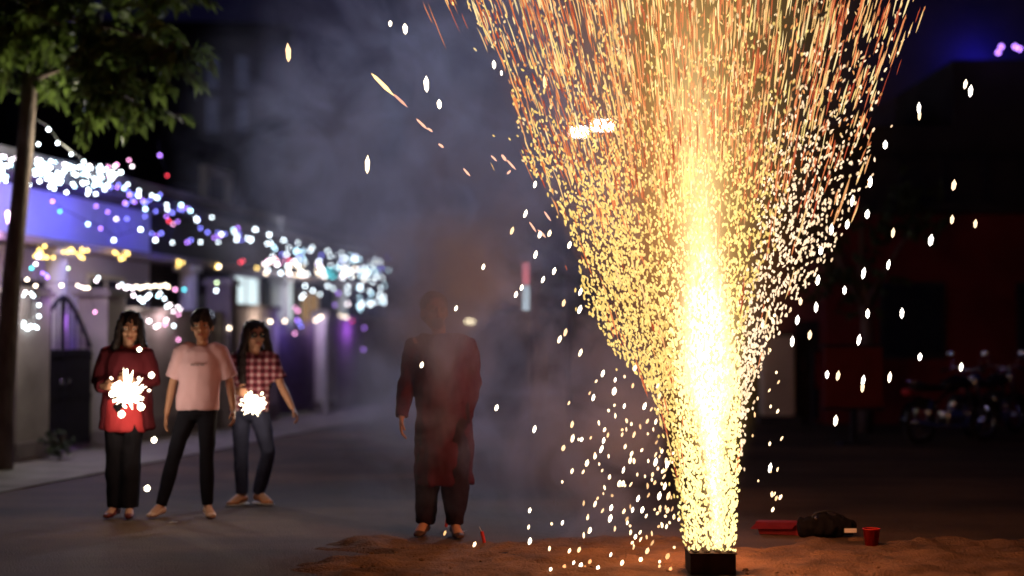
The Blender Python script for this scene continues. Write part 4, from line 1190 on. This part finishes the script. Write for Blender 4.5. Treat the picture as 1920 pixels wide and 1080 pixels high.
def face_bits(mtx, parent, moustache=False, glasses=False):
    ew = mat('eye_white', (.6, .58, .55), .3, .05, 5, 0); ir = M['hair']
    for q in (-1, 1):
        bm = BM(); ell(bm, (q * .033, -.070, .008), (.014, .011, .0085), 12)
        bmesh.ops.transform(bm, matrix=mtx, verts=bm.verts[:]); e = obj('eye', bm, ew, parent, True)
        bm = BM(); ell(bm, (q * .033, -.0785, .008), (.0065, .004, .0065), 10)
        bmesh.ops.transform(bm, matrix=mtx, verts=bm.verts[:]); obj('iris', bm, ir, e, True)
        bm = BM(); loft(bm, [(q * .014, -.086, .030), (q * .034, -.088, .036), (q * .056, -.074, .030)], [.0035, .0045, .002], 6)
        bmesh.ops.transform(bm, matrix=mtx, verts=bm.verts[:]); obj('eyebrow', bm, M['hair'], parent, True)
    bm = BM(); ell(bm, (0, -.0945, -.0585), (.022, .006, .0075), 10)
    bmesh.ops.transform(bm, matrix=mtx, verts=bm.verts[:]); obj('lips', bm, mat('lips', (.32, .07, .06), .4, .1, 5, 0), parent, True)
    if glasses:
        bm = BM()
        for q in (-1, 1):
            ell(bm, (q * .035, -.096, .008), (.029, .007, .021), 14)
            loft(bm, [(q * .06, -.088, .012), (q * .083, 0, .012)], [.003, .003], 6)
        loft(bm, [(-.012, -.100, .012), (.012, -.100, .012)], [.003, .003], 6, ref=(0, 1, 0))
        bmesh.ops.transform(bm, matrix=mtx, verts=bm.verts[:]); obj('sunglasses', bm, M['glass'], parent, True)

def hair_long(mtx, parent, length=.38, back=.0, seed=1, spread=1.0):
    bm = BM()
    ell(bm, (0, .022, .045), (.088, .098, .090), 20)
    for q in (-1, 1):
        loft(bm, [(q * .045, .0, .11), (q * .082, -.02, .05), (q * .093, -.012, -.04), (q * .098 * spread, -.02, -.14), (q * .094 * spread, -.04, -.14 - (length - .14) * .6), (q * .08 * spread, -.045, -length)],
             [(.03, .03), (.028, .045), (.030, .055), (.036, .05), (.036, .035), (.014, .012)], 12, ref=(1, 0, 0))
    loft(bm, [(0, .07, .08), (0, .105, 0), (0, .10, -.12), (0, .10, -length)], [(.06, .03), (.085, .04), (.10, .045), (.07, .025)], 16, ref=(1, 0, 0))
    bmesh.ops.transform(bm, matrix=mtx, verts=bm.verts[:])
    me = remeshed(bm, .009, 2, .010, .03, seed)
    return objm('hair', me, M['hair'], parent)

def hair_short(mtx, parent, seed=2, vol=1.0):
    bm = BM()
    ell(bm, (0, .024, .048), (.086 * vol, .094 * vol, .084 * vol), 20)
    ell(bm, (0, .070, -.01), (.074, .05, .07), 16)
    bmesh.ops.transform(bm, matrix=mtx, verts=bm.verts[:])
    me = remeshed(bm, .008, 2, .008, .03, seed)
    return objm('hair', me, M['hair'], parent)

def person(loc, rz, label, H, J, g=None):
    """J: joints in metres for a figure facing -y.  Returns root, fills limbs."""
    t = empty('person', loc, rz, label, 'person', g)
    bm = BM()
    k = H / 1.62
    # trunk
    hp, ch, nk, hd = J['pelvis'], J['chest'], J['neck'], J['head']
    loft(bm, [hp - V3(0, 0, .08) * k, hp, hp + (ch - hp) * .45, ch, nk - V3(0, 0, .04)], [(.10, .08), (.15 * k, .10), (.12 * k, .088), (.155 * k, .10), (.07, .06)], 16)
    loft(bm, [nk - V3(0, 0, .05), nk + V3(0, 0, .03), hd - V3(0, -.01, .03)], [.055, .048, .050], 14)
    for q in 'LR':
        s, e, w = J['sh' + q], J['el' + q], J['wr' + q]
        loft(bm, [ch + (s - ch) * .5, s, s + (e - s) * .35, e, e + (w - e) * .3, w], [.05, .052 * k, .045 * k, .036 * k, .037 * k, .024 * k], 12, ref=(0, 1, 0))
        hd_, th, pa, cu = J['hand' + q]
        hand(bm, w, hd_, th, pa, cu, k)
        h_, n_, a_, to = J['hip' + q], J['kn' + q], J['an' + q], J['toe' + q]
        loft(bm, [h_ + V3(0, 0, .05), h_ - V3(0, 0, .04), h_ + (n_ - h_) * .5, n_, n_ + (a_ - n_) * .3, a_ + (n_ - a_) * .1, a_], [.075, .082 * k, .068 * k, .050 * k, .052 * k, .033, .034], 14)
        loft(bm, [a_ + V3(0, .025, .0) - (to - a_) * .12, a_ + (to - a_) * .3 , to - (to - a_) * .2, to], [(.03, .035), (.034, .034), (.040, .020), (.026, .012)], 12, ref=(1, 0, 0))
    mtx = head_shape(bm, hd, J.get('yaw', 0), k * 1.09, J.get('tilt', 0))
    me = remeshed(bm, .0075, 2)
    body = objm('body', me, M['skin'], t)
    return t, mtx

def shirt(parent, J, name, m, hem, top_w, hem_w, sleeve=1.0, sleeve_r=.06, cuff_r=None, voxel=.012, fold=.012, seed=1, dep=.11, neck_drop=.035, flare=None):
    """garment: trunk tube + sleeves, fused, with folds; hem is the z it ends at"""
    bm = BM()
    ch, nk, hp = J['chest'], J['neck'], J['pelvis']
    wz = (ch.z + hp.z) / 2
    pts = [V3(hp.x, hp.y, hem), V3(hp.x, hp.y, hem + .03), V3(hp.x, hp.y, (hem + wz) / 2), V3((ch.x + hp.x) / 2, ch.y, wz), ch, ch + V3(0, 0, .09), nk - V3(0, 0, neck_drop)]
    rr = [(hem_w * .98, dep * 1.02), (hem_w, dep * 1.04), ((hem_w + top_w) / 2, dep), (top_w * .96, dep * .95), (top_w, dep), (top_w * .9, dep * .82), (.072, .066)]
    loft(bm, pts, rr, 24)
    for q in 'LR':
        s, e, w = J['sh' + q], J['el' + q], J['wr' + q]
        P = [nk + (s - nk) * .25 - V3(0, 0, .06), nk + (s - nk) * .7 - V3(0, 0, .015), s + (e - s) * .07 - V3(0, 0, .004), s + (e - s) * .4]
        rad = [.052, .070, .076, sleeve_r]
        if sleeve <= .5: P.append(s + (e - s) * (sleeve / .5)) ; rad.append(cuff_r or sleeve_r)
        else:
            P += [e, e + (w - e) * ((sleeve - .5) / .5)]; rad += [sleeve_r * .88, cuff_r or sleeve_r * .75]
        loft(bm, P, rad, 14, ref=(0, 1, 0))
    me = remeshed(bm, voxel, 4, fold, .11, seed)
    return objm(name, me, m, parent)

def trousers(parent, J, name, m, waist, r_hip, knee_r, cuff_r, cuff_up=.03, hip_w=.155, dep=.11, fold=.007, seed=1):
    bm = BM()
    hp = J['pelvis']
    loft(bm, [V3(hp.x, hp.y, waist), hp + V3(0, 0, .03), hp - V3(0, 0, .07), hp - V3(0, 0, .12)], [(hip_w * .86, dep * .9), (hip_w, dep), (hip_w, dep), (hip_w * .7, dep * .7)], 22)
    for q in 'LR':
        h_, n_, a_ = J['hip' + q], J['kn' + q], J['an' + q]
        c = a_ + (n_ - a_).normalized() * cuff_up
        loft(bm, [h_ + V3(0, 0, .06), h_ - V3(0, 0, .04), h_ + (n_ - h_) * .5, n_, n_ + (a_ - n_) * .35, c], [r_hip * .9, r_hip, (r_hip + knee_r) / 2 * 1.03, knee_r, knee_r * 1.03, cuff_r], 16)
    me = remeshed(bm, .012, 3, fold, .09, seed)
    return objm(name, me, m, parent)

def shoe(parent, J, m, name='shoe', sole=None, h=.035):
    for q in 'LR':
        a_, to = J['an' + q], J['toe' + q]
        d = (to - a_); d.z = 0; d.normalize()
        bm = BM()
        base = a_.z - .075
        p0 = V3(a_.x, a_.y, a_.z - .04) - d * .05
        loft(bm, [p0, p0 + d * .03 + V3(0, 0, .01), V3(a_.x, a_.y, a_.z - .035) + d * .05, to - d * .05 + V3(0, 0, .008), to + d * .025], [(.026, .03), (.037, .036), (.040, .036), (.046, .026), (.030, .016)], 14)
        me = remeshed(bm, .009, 3)
        o = objm(name, me, m, parent)
        if sole:
            bm = BM(); loft(bm, [V3(p0.x, p0.y, to.z - .014) - d * .005, V3(a_.x, a_.y, to.z - .014) + d * .05, V3(to.x, to.y, to.z - .014) - d * .04, V3(to.x, to.y, to.z - .012) + d * .03], [(.034, .009), (.040, .009), (.048, .009), (.030, .008)], 14); obj('sole', bm, sole, o, True)

def fabric(name, col, var=.15, sc_=5, bump=.25):
    return mat(name, col, .92, var, sc_, bump, 160, spec=.1)

def stand(H, px_lean=0, legL=(-.09, 0), legR=(.09, 0), armL=None, armR=None, hx=0, hipx=0):
    """L = image left.  leg = (foot x, foot y)."""
    k = H / 1.62
    J = {}
    J['pelvis'] = V3(hipx, 0, .88 * k); J['chest'] = V3(px_lean * .6 + hipx * .5, 0, 1.20 * k); J['neck'] = V3(px_lean, .01, 1.375 * k); J['head'] = V3(px_lean + hx, -.005, 1.50 * k)
    for q, sg, leg in (('L', -1, legL), ('R', 1, legR)):
        J['sh' + q] = J['chest'] + V3(sg * .155 * k, .01, .115 * k)
        J['hip' + q] = V3(hipx + sg * .082 * k, 0, .84 * k)
        fx, fy = leg[:2]
        J['an' + q] = V3(fx, fy, .085)
        kx = (J['hip' + q].x + fx) / 2; ky = fy / 2 - .03
        if len(leg) > 2: ky += leg[2]
        J['kn' + q] = V3(kx, ky, .465 * k)
        tx, ty = (sg * .25, -1) if len(leg) < 5 else leg[3:5]
        d = V3(tx, ty, 0).normalized()
        J['toe' + q] = J['an' + q] + d * .155 * k + V3(0, 0, -.062)
    return J

SH = mat('pale_sandal', (.55, .36, .26), .6, .15, 9, .05)
# --- woman in red with a sparkler
H = 1.62; k = 1
J = stand(H, .02, (-.075, .02), (.055, -.02), hx=.02)
J['chest'] += V3(.0, 0, 0)
J['elL'] = J['shL'] + V3(-.10, .0, -.25); J['wrL'] = J['elL'] + V3(.10, -.20, -.02)
J['elR'] = J['shR'] + V3(.08, .02, -.25); J['wrR'] = J['elR'] + V3(-.15, -.19, .03)
J['handL'] = (V3(.8, -.55, .1), V3(0, 0, 1), V3(.3, .6, -.3), 1.1)
J['handR'] = (V3(-.75, -.55, .05), V3(0, 0, 1), V3(-.3, .7, -.3), 1.2)
J['yaw'] = .25; J['tilt'] = .12
g = ground_at(236, 968)
w1, mtx = person(g, 0, 'woman with long dark hair in a red top and maroon cardigan holding a bright sparkler', H, J)
face_bits(mtx, w1); hair_long(mtx, w1, .40, seed=4, spread=1.15)
shirt(w1, J, 'top', fabric('coral_red_cloth', (.55, .055, .065)), .68, .168, .19, .40, .056, .058, seed=3, fold=.014, dep=.115)
J2 = dict(J)
trousers(w1, J, 'trousers', fabric('black_cloth', (.012, .011, .015)), .92, .092, .085, .080, .0, seed=5, fold=.010)
def cardigan(p, J):
    bm = BM()
    for q in 'LR':
        s, e, w = J['sh' + q], J['el' + q], J['wr' + q]
        loft(bm, [J['neck'] + (s - J['neck']) * .3 + V3(0, .0, -.07), J['neck'] + (s - J['neck']) * .75 + V3(0, 0, -.03), s + (e - s) * .12, s + (e - s) * .4, e, e + (w - e) * .45, e + (w - e) * .9], [.060, .082, .088, .080, .066, .058, .053], 14, ref=(0, 1, 0))
        sg = -1 if q == 'L' else 1
        loft(bm, [s + V3(-sg * .05, .03, .01), s + V3(-sg * .02, .02, -.2), s + V3(sg * .015, .01, -.42), s + V3(sg * .05, .0, -.62)], [(.07, .09), (.065, .105), (.06, .105), (.045, .09)], 14, ref=(1, 0, 0))
    loft(bm, [J['neck'] + V3(0, .06, -.03), J['chest'] + V3(0, .07, 0), J['pelvis'] + V3(0, .08, -.05)], [(.10, .04), (.17, .05), (.18, .05)], 18)
    loft(bm, [J['chest'] + V3(0, -.008, -.26), J['chest'] + V3(0, -.010, -.22), J['chest'] + V3(0, -.012, 0), J['chest'] + V3(0, -.008, .10), J['neck'] + V3(0, -.005, -.045)], [(.195, .130), (.197, .133), (.195, .131), (.172, .115), (.078, .073)], 22)
    me = remeshed(bm, .012, 3, .014, .10, 8)
    return objm('cardigan', me, fabric('maroon_knit', (.085, .012, .018)), p)
cardigan(w1, J)
shoe(w1, J, mat('dark_red_shoe', (.12, .015, .012), .5, .2, 9, .05))

w1.scale = (.90, .94, 1)

# --- woman in pale shirt, legs apart, arm round her neighbour
H = 1.64
J = stand(H, .035, (-.30, -.02, 0, -.35, -1), (.10, -.04, 0, .5, -1), hipx=.0, hx=.0)
J['elL'] = J['shL'] + V3(-.085, .03, -.27); J['wrL'] = J['elL'] + V3(-.045, -.03, -.245)
J['elR'] = J['shR'] + V3(.08, .07, -.26); J['wrR'] = J['elR'] + V3(.05, -.09, -.22)
J['handL'] = (V3(-.05, -.1, -1), V3(.2, -1, 0), V3(1, 0, 0), .35)
J['handR'] = (V3(.1, -.3, -1), V3(-.2, -1, 0), V3(-1, 0, 0), .6)
J['yaw'] = .05
g = ground_at(372, 966)
w2, mtx = person(g, 0, 'woman in a pale pink T-shirt and tight black trousers standing with legs apart', H, J)
face_bits(mtx, w2); hair_short(mtx, w2, 6, 1.14)
bm = BM(); loft(bm, [(0, .09, .03), (0, .14, -.02), (0, .13, -.12), (0, .11, -.20)], [(.03, .02), (.035, .03), (.035, .028), (.015, .012)], 10); bmesh.ops.transform(bm, matrix=mtx, verts=bm.verts[:]); obj('ponytail', bm, M['hair'], w2, True)
tee = fabric('pale_pink_cotton', (.66, .43, .49), .06)
s_ = shirt(w2, J, 't_shirt', tee, .845, .180, .185, .42, .078, .088, seed=9, fold=.010, dep=.115)
# faded chest print, a shallow patch of printed bars
for i, (x0, x1) in enumerate(((-.055, -.02), (-.012, .018), (.026, .06))):
    bm = BM(); box(bm, x0 + J['chest'].x, x1 + J['chest'].x, -.128, -.124, 1.205, 1.222); obj('shirt_print', bm, fabric('faded_print', (.36, .25, .27)), w2)
trousers(w2, J, 'trousers', fabric('black_denim', (.010, .010, .016)), .93, .088, .062, .050, .01, seed=7)
shoe(w2, J, SH)

w2.scale = (.94, .96, 1)

# --- woman with long hair in checked shirt
def plaid():
    m = fabric('checked_cloth', (.2, .05, .07))
    nt = m.node_tree; L = nt.links.new; b = nt.nodes['Principled BSDF']
    tc = [n for n in nt.nodes if n.type == 'TEX_COORD'][0]
    outs = []
    for ax in ('X', 'Z'):
        w = nt.nodes.new('ShaderNodeTexWave'); w.bands_direction = ax; w.inputs['Scale'].default_value = 5.2; w.inputs['Distortion'].default_value = .6
        L(tc.outputs['Object'], w.inputs[0]); r = nt.nodes.new('ShaderNodeMath'); r.operation = 'GREATER_THAN'; r.inputs[1].default_value = .62; L(w.outputs[1], r.inputs[0]); outs.append(r.outputs[0])
    ad = nt.nodes.new('ShaderNodeMath'); ad.operation = 'ADD'; L(outs[0], ad.inputs[0]); L(outs[1], ad.inputs[1])
    h = nt.nodes.new('ShaderNodeMath'); h.operation = 'MULTIPLY'; h.inputs[1].default_value = .5; L(ad.outputs[0], h.inputs[0])
    rp = nt.nodes.new('ShaderNodeValToRGB'); e = rp.color_ramp.elements
    e[0].color = (.08, .015, .025, 1); e[1].color = (.50, .34, .38, 1); x = rp.color_ramp.elements.new(.5); x.color = (.26, .08, .11, 1)
    L(h.outputs[0], rp.inputs[0]); L(rp.outputs[0], b.inputs['Base Color'])
    return m
H = 1.56
J = stand(H, .03, (-.07, .05, 0, -.6, -1), (.06, -.10, .0, .9, -.7), hx=.01)
J['anR'] = V3(.07, .05, .10); J['toeR'] = V3(.18, -.06, .03); J['knR'] = V3(.17, -.08, .46)
J['elL'] = J['shL'] + V3(-.04, -.05, -.25); J['wrL'] = J['elL'] + V3(.10, -.20, -.03)
J['elR'] = J['shR'] + V3(.10, -.02, -.24); J['wrR'] = J['elR'] + V3(.11, -.05, -.20)
J['handL'] = (V3(.6, -.7, -.1), V3(0, 0, 1), V3(.6, .4, 0), 1.2)
J['handR'] = (V3(.45, -.2, -.8), V3(0, -1, 0), V3(-1, 0, 0), .7)
J['yaw'] = .45
g = ground_at(470, 946)
w3, mtx = person(g, 0, 'woman with very long hair, dark glasses and checked shirt reaching out one bare arm', H, J)
face_bits(mtx, w3, glasses=True); hair_long(mtx, w3, .46, seed=12, spread=1.2)
shirt(w3, J, 'shirt', plaid(), .80, .168, .175, .40, .070, .078, seed=13, fold=.014, dep=.11)
trousers(w3, J, 'jeans', fabric('dark_blue_denim', (.040, .045, .085)), .88, .086, .062, .055, .01, seed=15)
shoe(w3, J, mat('tan_shoe', (.50, .20, .09), .6, .15, 9, .05), sole=M['paper'])

# --- man in long maroon kurta
H = 1.74
J = stand(H, -.02, (-.12, .05), (.10, -.06), hx=-.03, hipx=.02)
for q, sg in (('L', -1), ('R', 1)):
    J['sh' + q] += V3(sg * .012, 0, -.03)
    J['el' + q] = J['sh' + q] + V3(sg * (.075 if q == 'L' else .045), .04, -.28); J['wr' + q] = J['el' + q] + V3(sg * (.03 if q == 'L' else -.03), -.10 if q == 'L' else -.03, -.25)
    J['hand' + q] = (V3(0, -.12, -1), V3(0, -1, 0), V3(-sg, 0, 0), .45)
J['yaw'] = .3
g = ground_at(828, 1002)
mn, mtx = person(g, 0, 'man in a long dark maroon kurta standing in the smoke', H, J)
face_bits(mtx, mn); hair_short(mtx, mn, 16)
bm = BM(); ell(bm, (0, -.078, -.070), (.040, .028, .036), 14); ell(bm, (0, -.094, -.045), (.028, .010, .007), 10); bmesh.ops.transform(bm, matrix=mtx, verts=bm.verts[:]); me = remeshed(bm, .007, 1, .004, .02); objm('beard', me, M['hair'], mn)
shirt(mn, J, 'kurta', fabric('maroon_cotton', (.065, .007, .016)), .37, .205, .215, 1.0, .070, .050, seed=17, fold=.028, dep=.15)
trousers(mn, J, 'shalwar', fabric('dark_trouser_cloth', (.020, .010, .016)), .92, .110, .095, .068, .0, seed=19, fold=.016, hip_w=.17)
shoe(mn, J, mat('dark_leather', (.06, .03, .02), .6, .2, 9, .05), 'sandal')

# ------------------------------------------------------------------ sparklers
def sparkler(hand_p, burst, label, R_, n, extra, power, seed):
    rnd = random.Random(seed)
    t = empty('sparkler', hand_p, 0, label, 'sparkler', 'sparklers held by the women')
    b = burst - hand_p
    bm = BM(); loft(bm, [-b * .25, b * .3, b], [.0022] * 3, 6, ref=(0, 1, .2)); obj('sparkler_wire', bm, M['wire'], t)
    V, Fc, Cc = [], [], []
    for i in range(n):
        d = Vector([rnd.gauss(0, 1) for _ in range(3)]).normalized()
        L = R_ * rnd.uniform(.45, 1.3)
        spark_geo(V, Fc, Cc, b + d * L * .5, d, L, rnd.uniform(.008, .014), (9, 7.5, 5.2), .02)
    for i in range(n // 2):
        d = Vector([rnd.gauss(0, 1) for _ in range(3)]).normalized()
        p = b + d * R_ * rnd.uniform(.5, 1.15)
        spark_geo(V, Fc, Cc, p, d, .028, .010, (9, 7.5, 5.2), .02)
    bu = spark_obj('spark_burst', V, Fc, Cc, t); bu['kind'] = 'stuff'
    bm = BM(); ell(bm, b, R_ * .45, 14)
    for v in bm.verts:
        q = v.co - b; v.co = b + q * (1 + .5 * noise.noise(q * 30))
    obj('burning_tip', bm, glow('magnesium_white', (1, .93, .72), 9), t, True)
    for (px, py, r) in extra:
        v, f, c = [], [], []
        spark_geo(v, f, c, Vector((0, 0, 0)), Vector((.2, 0, 1)), r * 2.2, r, (10, 8.5, 6.0), 0)
        o = spark_obj('spark', v, f, c, t); o.location = at(px, py, burst.y) - hand_p
    lamp('sparkler_light', t, b + Vector((0, -.0, 0)), power, (1, .72, .52), R_ * 1.05)
    return t
g1 = Vector(w1.location); b1 = at(240, 737, g1.y - .46)
sparkler(at(262, 706, g1.y - .28), b1, 'ragged bright sparkler held by the woman in red', .155, 46,
         ((285, 703, .024), (291, 824, .023), (279, 914, .024), (262, 655, .019), (230, 776, .028), (266, 762, .030), (212, 738, .026), (222, 722, .03)), 11, 1)
g3 = Vector(w3.location); b3 = at(476, 756, g3.y - .44)
sparkler(at(462, 742, g3.y - .30), b3, 'rounder bright sparkler held by the woman in the checked shirt', .095, 60, ((440, 748, .012),), 8, 2)

# ------------------------------------------------------------------ smoke
def smoke():
    x0, x1, y0, y1, z0, z1 = -3.6, 1.05, 8.95, 14.6, .04, 6.2
    bm = BM(); box(bm, x0, x1, y0, y1, z0, z1)
    m = bpy.data.materials.new('firework_smoke'); m.use_nodes = True
    nt = m.node_tree; nt.nodes.remove(nt.nodes['Principled BSDF']); L = nt.links.new; N = nt.nodes.new
    tc = N('ShaderNodeTexCoord')
    def math_(op, a, b=None, c=None):
        n = N('ShaderNodeMath'); n.operation = op
        for i, v in enumerate((a, b, c)):
            if v is None: continue
            if isinstance(v, (int, float)): n.inputs[i].default_value = v
            else: L(v, n.inputs[i])
        return n.outputs[0]
    total = None
    for (c, r, d) in SMOKE:
        mp = N('ShaderNodeMapping'); mp.vector_type = 'TEXTURE'; mp.inputs[1].default_value = c; mp.inputs[3].default_value = r
        L(tc.outputs['Object'], mp.inputs[0])
        ln = N('ShaderNodeVectorMath'); ln.operation = 'LENGTH'; L(mp.outputs[0], ln.inputs[0])
        q = ln.outputs['Value']
        mr = N('ShaderNodeMapRange'); mr.interpolation_type = 'SMOOTHSTEP'; mr.inputs[1].default_value = 1.0; mr.inputs[2].default_value = .15; mr.inputs[3].default_value = 0; mr.inputs[4].default_value = d
        L(q, mr.inputs[0])
        total = mr.outputs[0] if total is None else math_('ADD', total, mr.outputs[0])
    nz = N('ShaderNodeTexNoise'); nz.inputs['Scale'].default_value = 1.5; nz.inputs['Detail'].default_value = 5; nz.inputs['Roughness'].default_value = .6; nz.inputs['Distortion'].default_value = 1.1
    L(tc.outputs['Object'], nz.inputs[0])
    rp = N('ShaderNodeMapRange'); rp.inputs[1].default_value = .44; rp.inputs[2].default_value = .63; rp.inputs[3].default_value = .06; rp.inputs[4].default_value = 2.3; L(nz.outputs[0], rp.inputs[0])
    dens = math_('MULTIPLY', total, rp.outputs[0])
    v = N('ShaderNodeVolumePrincipled')
    v.inputs['Color'].default_value = (.68, .73, .98, 1)
    v.inputs['Anisotropy'].default_value = .3
    L(dens, v.inputs['Density'])
    L(v.outputs[0], nt.nodes['Material Output'].inputs[1])
    o = obj('smoke', bm, m)
    tag(o, 'grey blue firework smoke drifting from the fountain up over the street and the man', 'smoke', kind='stuff')
SMOKE = [((-.45, 10.9, 1.0), (1.2, .9, 1.3), .8),
         ((-.50, 9.6, 1.65), (.85, .45, .75), 3.2),
         ((-.5, 9.65, 1.0), (.8, .5, 1.2), .9),
         ((.5, 9.95, .75), (.8, .8, 1.1), 1.7),
         ((-.1, 11.2, 2.4), (1.5, 1.5, 1.4), .75),
         ((-1.2, 12.0, 3.0), (1.75, 2.0, 1.9), .50),
         ((-.3, 12.2, 3.9), (2.0, 2.2, 2.1), .26)]
smoke()
